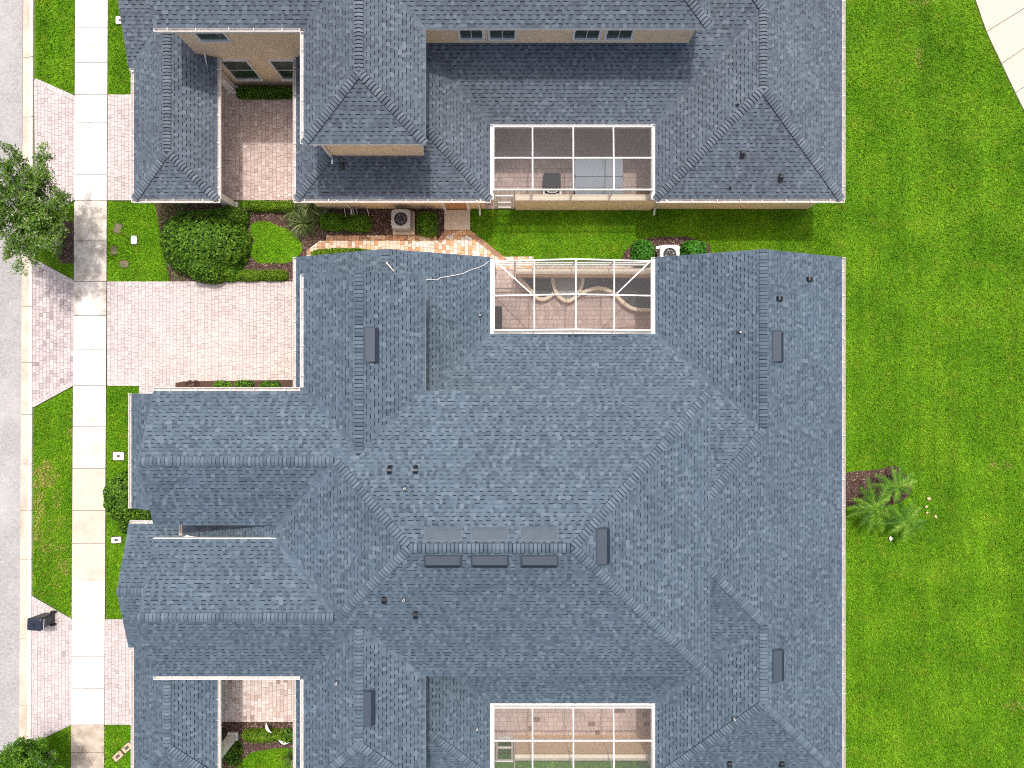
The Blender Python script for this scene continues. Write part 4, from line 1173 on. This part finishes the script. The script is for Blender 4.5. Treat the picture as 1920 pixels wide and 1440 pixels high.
# ================================================================== PLANTS
def leaf_cloud(P, N, size, tint, mat, name, parent, seed, droop=.35, aspect=.55):
    """P, N (n,3): one folded leaf (two triangles) per point, facing roughly along N"""
    r = np.random.default_rng(seed); n = len(P)
    N = N + r.normal(0, droop, (n, 3)); N /= np.linalg.norm(N, axis=1)[:, None] + 1e-9
    A = np.cross(N, r.normal(0, 1, (n, 3))); A /= np.linalg.norm(A, axis=1)[:, None] + 1e-9
    B = np.cross(N, A); s = size * r.uniform(.65, 1.35, n)[:, None]
    t0 = P - A * s; t1 = P + A * s; l = P + B * s * aspect + N * s * .18; q = P - B * s * aspect + N * s * .18
    V = np.stack([t0, l, t1, q], 1).reshape(-1, 3)
    k = np.arange(n)[:, None] * 4
    T = np.concatenate([k + np.array([[0, 2, 1]]), k + np.array([[0, 3, 2]])], 1).reshape(-1, 3)
    return tri_object(name, V, T, np.repeat(np.clip(tint, 0, 1), 2), M[mat], parent)

def blob_noise(P, sc, seed):
    return np.array([mnoise.noise((p[0] * sc + seed, p[1] * sc - seed, p[2] * sc)) for p in P])

def shrub(name, label, cat, x, y, rx, ry, h, mat, seed, n=3000, size=.045, power=2.0, rough=.10, group=None, rot=0.0, base=0.0, top=1.0):
    """leafy mound / clipped block; power 2 = dome, 4+ = boxed hedge"""
    root = thing(name, label, cat, (x, y, base), rot, group)
    r = np.random.default_rng(seed)
    m = int(n * 1.25); d = r.normal(0, 1, (m, 3)); d[:, 2] = np.abs(d[:, 2]) * 1.0 - .12
    d /= np.linalg.norm(d, axis=1)[:, None]
    k = (np.abs(d) ** power).sum(1) ** (-1.0 / power)
    S = d * k[:, None]
    bump = blob_noise(S * np.array([rx, ry, h]), 3.0, seed) * rough + blob_noise(S * np.array([rx, ry, h]), 9.0, seed + 7) * rough * .6
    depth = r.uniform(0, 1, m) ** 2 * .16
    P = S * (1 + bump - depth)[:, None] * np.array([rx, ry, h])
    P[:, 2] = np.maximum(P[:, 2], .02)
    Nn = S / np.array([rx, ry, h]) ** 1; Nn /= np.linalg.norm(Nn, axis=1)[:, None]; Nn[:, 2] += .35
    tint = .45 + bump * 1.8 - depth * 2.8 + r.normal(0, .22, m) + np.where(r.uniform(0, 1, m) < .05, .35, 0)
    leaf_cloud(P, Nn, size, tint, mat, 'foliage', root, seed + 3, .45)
    # twiggy core that closes the view through the leaves
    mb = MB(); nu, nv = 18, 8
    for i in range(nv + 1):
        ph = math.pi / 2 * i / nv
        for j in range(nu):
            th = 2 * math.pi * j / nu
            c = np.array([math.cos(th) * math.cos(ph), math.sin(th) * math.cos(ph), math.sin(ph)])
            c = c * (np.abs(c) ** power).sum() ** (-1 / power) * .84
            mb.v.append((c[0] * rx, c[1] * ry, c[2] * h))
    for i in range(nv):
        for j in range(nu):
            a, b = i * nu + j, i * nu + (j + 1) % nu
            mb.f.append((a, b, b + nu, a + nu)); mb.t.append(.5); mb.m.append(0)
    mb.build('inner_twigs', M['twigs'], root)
    return root

def sh(name, label, cat, x0, x1, y0, y1, h, mat, seed, n, size=.04, power=2.2, rough=.1, group=None, rot=0.0):
    """shrub from the outline it shows in the plan (survey px at about its own height)"""
    z = h * .75; a = W(x0, y0, z); b = W(x1, y1, z)
    return shrub(name, label, cat, (a[0] + b[0]) / 2, (a[1] + b[1]) / 2, abs(b[0] - a[0]) / 2, abs(a[1] - b[1]) / 2, h, mat, seed, n, size, power, rough, group, rot)

sh('bush', 'huge clipped round bush on the lawn beside the neighbouring garage', 'bush', 284, 452, 384, 512, 1.7, 'leaf_dark', 11, 12000, .066, 2.3, .05)
sh('bush', 'smaller dark glossy bush tucked in front of the huge round bush', 'bush', 336, 424, 462, 527, 1.35, 'leaf_dark', 12, 4400, .058, 2.2, .09)
sh('bush', 'half-hidden green bush between the huge round bush and the garage eave', 'bush', 395, 455, 382, 425, 1.25, 'leaf_dark', 13, 3000, .045, 2.2, .08)
sh('bush', 'low ragged bush at the right foot of the huge round bush', 'bush', 408, 446, 470, 527, .7, 'leaf_mid', 14, 2600, .042, 2.2, .12)
sh('bush', 'round clipped bush overhanging the sidewalk beside the large house', 'bush', 184, 268, 888, 984, 1.3, 'leaf_dark', 15, 5200, .058, 2.3, .05)
sh('bush', 'dark leafy bush in the notch between porch roof and front eave', 'bush', 232, 300, 944, 988, 1.0, 'leaf_dark', 16, 2600, .045, 2.4, .1)
sh('bush', 'small loose shrub below the round sidewalk bush beside the porch gutter', 'bush', 218, 246, 972, 1004, .6, 'leaf_dark', 17, 900, .04, 2.2, .15)
HG = 'clipped hedge blocks'
sh('hedge', 'lime clipped hedge block at the court edge, left of its pair', 'hedge', 457, 502, 375, 395, .5, 'leaf_lime', 21, 1900, .032, 4.5, .06, HG)
sh('hedge', 'lime clipped hedge block at the court edge, right of its pair', 'hedge', 501, 547, 376, 395, .5, 'leaf_lime', 22, 1900, .032, 4.5, .06, HG)
sh('hedge', 'clipped hedge block beside the driveway, next to the huge bush', 'hedge', 440, 489, 505, 526, .45, 'leaf_lime', 23, 2000, .032, 4.0, .06, HG)
sh('hedge', 'clipped hedge block beside the driveway, nearest the garage gutter', 'hedge', 487, 537, 505, 525, .45, 'leaf_lime', 24, 2000, .032, 4.0, .06, HG)
sh('hedge', 'dark clipped hedge block next to the spiky strap-leaved plants', 'hedge', 600, 645, 398, 430, .6, 'leaf_mid', 25, 2300, .032, 4.0, .07, HG)
sh('hedge', 'clipped hedge block between dark mulch and its darker neighbour', 'hedge', 643, 693, 401, 432, .65, 'leaf_mid', 26, 2500, .032, 4.0, .06, HG)
sh('hedge', 'square clipped hedge between the grey air conditioner and the door pad', 'hedge', 781, 819, 396, 440, .75, 'leaf_mid', 27, 2600, .032, 5.0, .05, HG)
sh('hedge', 'low hedge row along the gable edge of the garden walk', 'hedge', 584, 700, 464, 484, .45, 'leaf_lime', 28, 2600, .035, 3.0, .12, HG)
sh('hedge', 'dark hedge under the two court windows of the neighbouring house', 'hedge', 440, 562, 161, 181, .55, 'leaf_dark', 29, 3400, .035, 4.0, .08, HG)
sh('hedge', 'lime clipped hedge in the lower entry court', 'hedge', 452, 528, 1372, 1393, .5, 'leaf_lime', 30, 2700, .035, 4.5, .06, HG)
sh('bush', 'dark shrub in the shaded corner of the lower entry court', 'bush', 415, 448, 1392, 1440, .6, 'leaf_dark', 31, 1100, .035, 2.2, .25)
sh('bush', 'small dark shrub at the right end of the lower court hedge', 'bush', 524, 552, 1372, 1400, .5, 'leaf_dark', 32, 700, .04, 2.2, .25)
sh('bush', 'bright green shrub left of the white air conditioner', 'bush', 1188, 1229, 447, 498, .95, 'leaf_bright', 33, 1500, .062, 2.6, .12)
sh('bush', 'bright green shrub right of the white air conditioner', 'bush', 1281, 1328, 448, 492, .95, 'leaf_bright', 34, 1500, .062, 2.6, .14)
for i, (a, b) in enumerate(((345, 372), (398, 432), (436, 480), (484, 530))):
    sh('ground_plant', ('small red-brown plant at the driveway edge under the eave', 'first low green plant under the front eave beside the driveway', 'second low green plant under the front eave beside the driveway', 'third low green plant under the front eave beside the garage gutter')[i],
       'plant', a, b, 713, 730, .22, 'chips' if i == 0 else 'leaf_mid', 40 + i, 420, .035, 2.5, .2)

def strap_plant(label, px, py, seed, n=120, L=.75, mat='leaf_strap', name='strap_leaf_plant', group='spiky strap-leaved clumps'):
    x, y = W(px, py); root = thing(name, label, 'plant', (x, y, .02), 0, group); r = random.Random(seed); m = MB()
    for i in range(n):
        a = r.uniform(0, 2 * math.pi); l = L * r.uniform(.55, 1.1); up = r.uniform(.25, 1.0); w = r.uniform(.012, .02); t = min(1, max(0, r.gauss(.45, .28)))
        d = Vector((math.cos(a), math.sin(a), 0)); s = Vector((-d.y, d.x, 0)); prev = None
        for k in range(5):
            f = k / 4; rr = l * f * (1 - .25 * up); z = l * up * (1.5 * f - 1.15 * f * f) + .02
            p = d * rr + Vector((0, 0, max(.02, z))); ww = w * (1 - f * .85)
            cur = (tuple(p - s * ww), tuple(p + s * ww))
            if prev: m.face([prev[0], prev[1], cur[1], cur[0]], t)
            prev = cur
    m.build('leaves', M[mat], root)
    MB().disc((0, 0), .09, 0, .12, 10, r2=.05).build('crown_base', M['twigs'], root)
    return root
strap_plant('spiky strap-leaved clump nearest the court hedge', 556, 398, 1, 170, .85)
strap_plant('spiky strap-leaved clump close under the neighbour eave', 588, 390, 2, 190, .95)
strap_plant('pale striped strap-leaved clump above the round lawn patch', 570, 420, 3, 220, 1.0)
strap_plant('dark strap-leaved clump touching the dark hedge block', 606, 410, 4, 160, .85)
strap_plant('small strap-leaved clump under the main garage eave', 548, 1420, 5, 70, .6)

def frond_palm(label, px, py, h, L, seed, nf=17):
    x, y = W(px, py, h); root = thing('palm', label, 'palm', (x, y, 0), 0, 'small palms in the lawn bed'); r = random.Random(seed)
    MB().tube([(0, 0, 0), (.03, 0, h * .5), (0, 0, h)], [.09, .07, .05], 8).build('trunk', M['bark'], root)
    cr = MB(); rb = MB()
    for i in range(nf):
        a = 2 * math.pi * i / nf * 1.0 + r.uniform(-.22, .22); l = L * r.uniform(.72, 1.12); up = r.uniform(.1, .75); tb = r.gauss(.58, .16)
        d = Vector((math.cos(a), math.sin(a), 0)); s = Vector((-d.y, d.x, 0)); pts = []
        for k in range(12):
            f = k / 11; pts.append(d * (l * f * .95) + Vector((0, 0, h + l * (up * f - (.35 + .55 * up) * f * f))))
        rb.tube(pts, [.014 * (1 - .8 * k / 11) for k in range(12)], 4, .8)
        for k in range(1, 12):
            for sub in (0, .5):
                f = (k - sub) / 11; p = pts[k - 1].lerp(pts[k], 1 - sub); ll = l * .23 * math.sin(math.pi * min(1, f * .86 + .12)) + .04
                for sg in (-1, 1):
                    e = p + (s * sg * .8 + d * .6) * ll * r.uniform(.8, 1.1) + Vector((0, 0, -ll * .35 + r.uniform(-.03, .05)))
                    w = d * .026
                    cr.face([tuple(p - w), tuple(p + w), tuple(e)], min(1, max(0, tb + r.gauss(0, .16))))
    cr.build('crown', M['leaf_palm'], root); rb.build('frond_stems', M['leaf_palm'], root)
frond_palm('small feathery palm nearest the roof gutter in the lawn bed', 1638, 949, .9, 1.2, 1, 12)
frond_palm('small feathery palm at the top edge of the lawn bed', 1683, 913, .7, 1.0, 2, 10)
frond_palm('small feathery palm at the lower right of the lawn bed', 1698, 976, .9, 1.2, 3, 11)

def tree(name, label, x, y, h, cr, cz, seed, nleaf, mat, size=.055, nbr=26, lean=(0, 0), twig=.6, clump=True):
    root = thing(name, label, 'tree', (x, y, 0)); r = random.Random(seed)
    tr = MB(); tr.tube([(0, 0, 0), (.05 + lean[0] * .3, lean[1] * .3, h * .3), (lean[0] * .6, lean[1] * .6, h * .6)], [.14, .10, .07], 10).build('trunk', M['bark'], root)
    lb = MB(); tips = []
    for i in range(nbr):
        f = r.uniform(.3, .62); b = Vector((lean[0] * f, lean[1] * f, h * f)); a = 2 * math.pi * i / nbr * 2.4 + r.uniform(-.4, .4)
        q = Vector((math.cos(a) * r.uniform(.5, 1.0), math.sin(a) * r.uniform(.5, 1.0), r.uniform(-.5, .9)))
        t = Vector((lean[0] + q.x * cr[0], lean[1] + q.y * cr[1], cz + q.z * cr[2]))
        mid = b.lerp(t, .5) + Vector((r.uniform(-.2, .2), r.uniform(-.2, .2), r.uniform(.1, .35)))
        lb.tube([b, mid, t], [.04, .022, .008], 5)
        for k in range(7):
            s0 = b.lerp(mid, r.uniform(.5, 1)) if r.random() < .3 else mid.lerp(t, r.uniform(.1, 1.0)); e = s0 + Vector((r.uniform(-1, 1), r.uniform(-1, 1), r.uniform(-.4, .5))) * twig
            lb.tube([s0, s0.lerp(e, .55) + Vector((0, 0, .05)), e], [.012, .008, .004], 4, cap=False); tips += [(s0, e)]
    lb.build('limbs', M['bark'], root)
    g = np.random.default_rng(seed); idx = g.integers(0, len(tips), nleaf); f = g.uniform(.15, 1.08, nleaf)
    S = np.array([list(t[0]) for t in tips]); E = np.array([list(t[1]) for t in tips])
    P = S[idx] + (E[idx] - S[idx]) * f[:, None] + g.normal(0, .085, (nleaf, 3))
    Nn = np.tile(np.array([0, 0, 1.0]), (nleaf, 1)) + g.normal(0, .5, (nleaf, 3))
    base = g.uniform(.2, .6, len(tips))[idx]
    leaf_cloud(P, Nn, size, base + g.normal(0, .18, nleaf) + np.where(g.uniform(0, 1, nleaf) < .05, .5, 0), mat, 'crown', root, seed + 1, .5, .42)
    return root
tx, ty = W(112, 456)
tree('street_tree', 'loose-crowned street tree leaning over the curb and apron', tx, ty, 5.2, (1.75, 2.6, 1.2), 3.2, 5, 31000, 'leaf_oak', .052, 44, (.78, .85), .64)
tx, ty = W(98, 1412)
tree('street_tree', 'dense bright green street tree cut off at the lower left corner', tx, ty, 3.6, (1.5, 1.1, .8), 2.2, 8, 22000, 'leaf_mid', .05, 30, (.35, .6), .5)

# ================================================================== YARD OBJECTS
def rounded(hx, hy, r, n=4):
    out = []
    for cx, cy, a0 in ((hx - r, hy - r, 0), (-hx + r, hy - r, 90), (-hx + r, -hy + r, 180), (hx - r, -hy + r, 270)):
        for k in range(n + 1):
            a = math.radians(a0 + 90 * k / n); out.append((cx + r * math.cos(a), cy + r * math.sin(a)))
    return out

def ac_unit(label, px, py, h, half, body, top, rot, pad):
    x, y = W(px, py, h); root = thing('air_conditioner', label, 'air conditioner', (x, y, .02), rot)
    MB().prism(rounded(half - .02, half - .02, .06), .06, h - .09).build('coil', M['ac_dark'], root)
    fr = MB()
    for k in range(9):
        z = .1 + k * (h - .24) / 9; fr.prism(rounded(half - .006, half - .006, .07), z, z + .028)
    fr.build('louvre', M[body], root)
    for sx in (-1, 1):
        for sy in (-1, 1):
            MB().box(sx * half - .045 * (sx > 0), sx * half + .045 * (sx < 0), sy * half - .045 * (sy > 0), sy * half + .045 * (sy < 0), .04, h - .085).build('corner_post', M[body], root)
    MB().prism(rounded(half, half, .08), 0.0, .06).build('base_pan', M[body], root)
    # lid: square outside, round opening
    lid = MB(); n = 40; R = half * .74; o = []; i_ = []
    for k in range(n):
        a = 2 * math.pi * k / n; c, s = math.cos(a), math.sin(a); q = (abs(c) ** 7 + abs(s) ** 7) ** (-1 / 7) * (half + .012)
        o.append((c * q, s * q)); i_.append((c * R, s * R))
    for k in range(n):
        j = (k + 1) % n
        lid.face([(*i_[k], h - .02), (*o[k], h), (*o[j], h), (*i_[j], h - .02)][::-1][::-1])
        lid.face([(*o[k], h - .085), (*o[j], h - .085), (*o[j], h), (*o[k], h)])
        lid.face([(*i_[j], h - .2), (*i_[k], h - .2), (*i_[k], h - .02), (*i_[j], h - .02)])
    lid.build('lid', M[top], root)
    MB().disc((0, 0), R, h - .30, h - .28, 24).build('shroud', M['ac_dark' if pad else 'blade'], root)
    fan = MB(); 
    for b in range(3):
        a0 = b * 2.094 + .4; prev = None
        for k in range(6):
            a = a0 + k * .26; z = h - .24 + k * .022
            cur = ((math.cos(a) * .07, math.sin(a) * .07, z), (math.cos(a) * R * .93, math.sin(a) * R * .93, z))
            if prev: fan.face([prev[0], prev[1], cur[1], cur[0]])
            prev = cur
    fan.disc((0, 0), .085, h - .26, h - .1, 16)
    fan.build('fan', M['ac_grey' if pad else 'ac_white'], root)
    gr = MB()
    for rr in (.6, 1.0):
        pts = [(math.cos(2 * math.pi * k / 28) * R * rr, math.sin(2 * math.pi * k / 28) * R * rr, h - .015) for k in range(29)]
        gr.tube(pts, .0045, 4, cap=False)
    for k in range(4):
        a = 2 * math.pi * k / 4 + .3; gr.tube([(math.cos(a) * .06, math.sin(a) * .06, h - .012), (math.cos(a) * R, math.sin(a) * R, h - .012)], .0045, 4, cap=False)
    gr.build('grille', M[top], root)
    return root
ac_unit('grey air conditioner with dark fan on a concrete pad', 751.5, 410.5, .86, .40, 'ac_grey', 'ac_grey', 0, True)
ac_unit('white air conditioner with pale fan beside the roof edge', 1256, 477, .86, .40, 'ac_white', 'ac_white', 0, False)
setp(MB().box(*W(737, 440)[:1], *W(778, 440)[:1], W(0, 440.5)[1], W(0, 397)[1], 0, .075).build('equipment_pad', M['concrete'], bevel=.015), 'pale concrete pad under the grey air conditioner', 'pad')
setp(MB().box(W(1234, 0)[0], W(1276, 0)[0], W(0, 502)[1], W(0, 462)[1], 0, .07).build('equipment_pad', M['concrete'], bevel=.015), 'concrete pad under the white air conditioner', 'pad')
bx, by = W(1232, 466, .5)
sb = thing('disconnect_box', 'small white electric box and conduit left of the white air conditioner', 'electric box', (bx, by, 0))
MB().box(-.09, .07, -.05, .05, .45, .75).build('case', M['ac_white'], sb); MB().tube([(0, 0, .45), (0, 0, .1), (.15, -.1, .08)], .02, 6).build('conduit', M['pipe'], sb)

# wheeled bin at the curb
bx, by = W(64.5, 1171, 1.05)
bn = thing('wheeled_bin', 'dark blue-black wheeled refuse bin standing at the curb', 'bin', (bx, by, .05), math.radians(-3))
body = MB(); lo = rounded(.24, .21, .05); hi = rounded(.30, .26, .06); n = len(lo)
body.v = [(x + .02, y, .06) for x, y in lo] + [(x, y, .95) for x, y in hi]
body.f = [tuple(range(n))[::-1], tuple(range(n, 2 * n))] + [(i, (i + 1) % n, n + (i + 1) % n, n + i) for i in range(n)]; body.t = [.5] * (n + 2); body.m = [0] * (n + 2)
body.build('body', M['lid_dark'], bn)
ld = MB(); a = rounded(.325, .275, .09, 6); b = rounded(.27, .22, .08, 6); n = len(a)
ld.v = [(x, y, .955) for x, y in a] + [(x, y, .985) for x, y in a] + [(x, y, 1.03) for x, y in b]
ld.f = [tuple(range(n))[::-1], tuple(range(2 * n, 3 * n))] + [(i, (i + 1) % n, n + (i + 1) % n, n + i) for i in range(n)] + [(n + i, n + (i + 1) % n, 2 * n + (i + 1) % n, 2 * n + i) for i in range(n)]
ld.t = [.5] * len(ld.f); ld.m = [0] * len(ld.f)
lid = ld.build('lid', M['lid_dark'], bn, smooth=False, bevel=.012)
MB().box(-.05, .05, -.05, .05, 1.03, 1.04).build('lid_panel', M['black_gloss'], lid)
MB().tube([(.385, -.24, .97), (.385, .24, .97)], .017, 8).build('handle', M['steel'], bn)
for s in (-1, 1):
    MB().beam((.28, s * .2, .93), (.385, s * .2, .97), .03, .03).build('handle_bracket', M['lid_dark'], bn)
    w = MB().tube([(.24, s * .25, .12), (.24, s * .31, .12)], .12, 18).build('wheel', M['rubber'], bn)
    MB().tube([(.24, s * .311, .12), (.24, s * .318, .12)], .06, 14).build('hub', M['lid_dark'], w)
MB().tube([(.24, -.25, .12), (.24, .25, .12)], .014, 6).build('axle', M['steel'], bn)

# ground lids
def lid_box(name, label, px, py, hx, hy, mat, rot=0.0, mark=None, group=None, r=.04, z=.05):
    x, y = W(px, py); root = thing(name, label, 'utility lid', (x, y, 0), rot, group)
    MB().prism(rounded(hx + .035, hy + .035, r + .02), -.02, z * .7).build('rim', M['joint_dark'], root)
    MB().prism(rounded(hx, hy, r), -.02, z).build('cover', M[mat], root)
    if mark: MB().prism(rounded(mark[0], mark[1], .015), z, z + .006).build('insert', M['lid_mark'], root)
    MB().disc((hx * .7, hy * .55), .014, z, z + .005, 8).build('finger_hole', M['lid_mark'], root)
    return root
lid_box('meter_box', 'white meter lid in the grass beside the top porch roof', 226, 38.5, .19, .16, 'box_white', 0, (.06, .045))
lid_box('meter_box', 'white meter lid in the grass above the round sidewalk bush', 223, 855, .24, .17, 'box_white', math.radians(-2), (.07, .05))
lid_box('meter_box', 'white meter lid in the grass below the round sidewalk bush', 219, 1012, .22, .13, 'box_white', math.radians(4), (.08, .05))
lid_box('meter_box', 'pale green lid in the yellowish lawn beside the huge bush', 252, 450, .13, .18, 'box_green', 0)
lid_box('stepping_stone', 'weathered brown lid nearest the top of the yellowish lawn', 221, 428, .15, .2, 'box_brown', math.radians(-18), None, 'weathered brown lawn lids', .08, .03)
lid_box('stepping_stone', 'weathered brown lid hard against the sidewalk edge', 214, 470, .13, .16, 'box_brown', math.radians(4), None, 'weathered brown lawn lids', .05, .03)
lid_box('stepping_stone', 'weathered brown round-cornered lid nearest the driveway', 233, 495, .19, .14, 'box_brown', 0, None, 'weathered brown lawn lids', .1, .03)
lid_box('valve_box', 'tan valve lid lying farther from the garage gutter of the pair', 222, 1417, .23, .14, 'box_tan', math.radians(42), (.1, .06))
lid_box('valve_box', 'tan valve lid touching the garage gutter of the pair', 239, 1401, .23, .14, 'box_tan', math.radians(42), (.1, .06))

# spa and grill in the neighbour's courtyard
sx0, sy1 = W(1078, 298, .95); sx1, sy0 = W(1167.5, 366, .95)
spa = thing('spa', 'covered grey hot tub under the screen roof', 'hot tub', ((sx0 + sx1) / 2, (sy0 + sy1) / 2, .04))
hx_, hy_ = (sx1 - sx0) / 2, (sy1 - sy0) / 2
MB().prism(rounded(hx_ - .05, hy_ - .05, .12), 0, .84).build('cabinet', M['vinyl_dark'], spa)
MB().prism(rounded(hx_ + .01, hy_ + .01, .12), .84, .88).build('skirt_piping', M['vinyl_dark'], spa)
for s in (-1, 1):
    cv = MB(); p = rounded(hx_, hy_ / 2 - .012, .09); p = [(a, b + s * (hy_ / 2)) for a, b in p]
    cv.prism(p, .88, [.95 + .05 * (1 - abs(b) / hy_) for a, b in p]); c = cv.build('cover_half', M['vinyl'], spa)
    MB().box(.16, .175, s * .04, s * (hy_ - .05), .97, .985).build('seam', M['vinyl_dark'], c)
gx0, gy1 = W(1019, 323, 1.05); gx1, gy0 = W(1052, 356, 1.05)
gl = thing('grill', 'black covered barbecue grill beside the hot tub', 'grill', ((gx0 + gx1) / 2, (gy0 + gy1) / 2, .04))
gw, gd = (gx1 - gx0) / 2, (gy1 - gy0) / 2
g = MB(); lo = rounded(gw * 1.02, gd * 1.02, .04); hi = rounded(gw * .97, gd * .95, .06); n = len(lo)
g.v = [(x, y, .32) for x, y in lo] + [(x, y, .98 + .05 * (1 - (y / gd) ** 2)) for x, y in hi]
g.f = [tuple(range(n))[::-1], tuple(range(n, 2 * n))] + [(i, (i + 1) % n, n + (i + 1) % n, n + i) for i in range(n)]; g.t = [.5] * len(g.f); g.m = [0] * len(g.f)
g.build('hood', M['cover'], gl)
MB().tube([(-gw * .6, -gd - .05, .93), (-gw * .3, -gd - .09, .96), (gw * .3, -gd - .09, .96), (gw * .6, -gd - .05, .93)], .028, 8).build('handle', M['ac_white'], gl)
MB().box(-gw * .8, gw * .8, -gd - .27, -gd - .12, .80, .84).build('front_shelf', M['ac_white'], gl)
for s in (-1, 1):
    MB().box(s * gw * .95 - .04, s * gw * .95 + .04, -gd - .28, -gd - .02, .03, .90).build('leg', M['ac_white'], gl)
    MB().box(s * gw * .9 - .03, s * gw * .9 + .03, gd * .6, gd * .75, 0, .4).build('leg', M['cover'], gl)
# dark storage box in the planter courtyard
dx0, dy1 = W(926, 575, .6); dx1, dy0 = W(941, 616, .6)
db = thing('storage_box', 'dark storage box against the left side of the planter courtyard', 'box', ((dx0 + dx1) / 2, (dy0 + dy1) / 2, .04))
MB().prism(rounded(abs(dx1 - dx0) / 2, abs(dy1 - dy0) / 2, .05), 0, .5).build('body', M['cover'], db)
MB().prism(rounded(abs(dx1 - dx0) / 2 + .015, abs(dy1 - dy0) / 2 + .015, .05), .5, .58).build('lid', M['cover'], db, bevel=.015)

# loose things on the roof
pp = PL['L_E']
a = pp.at(727, 494.5); b = pp.at(738.5, 509)
setp(MB().tube([(a[0], a[1], a[2] + .30), (b[0], b[1], b[2] + .06)], [.034, .022], 8).build('loose_pipe', M['box_white']), 'short white pipe lying beside the ridge caps of the garage gable', 'pipe')
pts = []
for px, py in ((798, 525.5), (808, 524), (820, 525.5), (826, 521), (838, 519), (850, 517), (862, 514.5), (868, 513.5), (875, 510), (884, 506), (897, 502), (908, 497.5), (916, 490.5)):
    q = pp.at(px, py); pts.append((q[0], q[1], q[2] + .045))
setp(MB().tube(pts, .013, 6).build('cable', M['box_white']), 'thin white cable trailing across the garage gable to the courtyard corner', 'cable')
# white curved splash boards in the lower court
for (px, py, rot, l) in ((502.5, 1366, math.radians(-60), 'white curved plant-like blade over the court paving edge'), (532, 1391.5, math.radians(-14), 'white curved blade at the right end of the court hedge')):
    x, y = W(px, py, .45); root = setp(bpy.data.objects.new('curved_blade', None), l, 'ornament'); link(root); root.location = (x, y, 0); root.rotation_euler = (0, 0, rot)
    m = MB(); prev = None
    for k in range(9):
        f = k / 8 - .5; w = .058 * (1 - (2 * f) ** 2) + .01; z = .42 + .10 * (1 - (2 * f) ** 2); yy = .05 * (2 * f) ** 2
        cur = ((f * .52, yy - w, z), (f * .52, yy + w, z + .02))
        if prev: m.face([prev[0], cur[0], cur[1], prev[1]]); m.face([(p[0], p[1], p[2] - .015) for p in (prev[1], cur[1], cur[0], prev[0])])
        prev = cur
    m.build('blade', M['box_white'], root); MB().tube([(0, 0, 0), (0, 0, .5)], .012, 6).build('stake', M['twigs'], root)
# dry leaves and litter on the right lawn
for i, (px, py, s) in enumerate(((1740, 934, .11), (1736, 950, .1), (1737, 961, .08), (1753, 968, .09), (1669, 1009, .14))):
    x, y = W(px, py); r = random.Random(i); m = MB(); n = 7
    p = [(math.cos(2 * math.pi * k / n) * s * r.uniform(.5, 1), math.sin(2 * math.pi * k / n) * s * r.uniform(.4, .9), .05 + r.uniform(0, .04)) for k in range(n)]
    for k in range(n): m.face([(0, 0, .1), p[k], p[(k + 1) % n]])
    o = m.build('dry_leaf', M['debris'] if i < 4 else M['box_white']); o.location = (x, y, 0)
    setp(o, ('tan dry leaf on the lawn, topmost of the column right of the palms', 'tan dry leaf on the lawn, second down right of the palms', 'tan dry leaf on the lawn, third down right of the palms',
             'tan dry leaf on the lawn farthest right of the palms', 'pale scrap on the lawn below the palms')[i], 'litter')
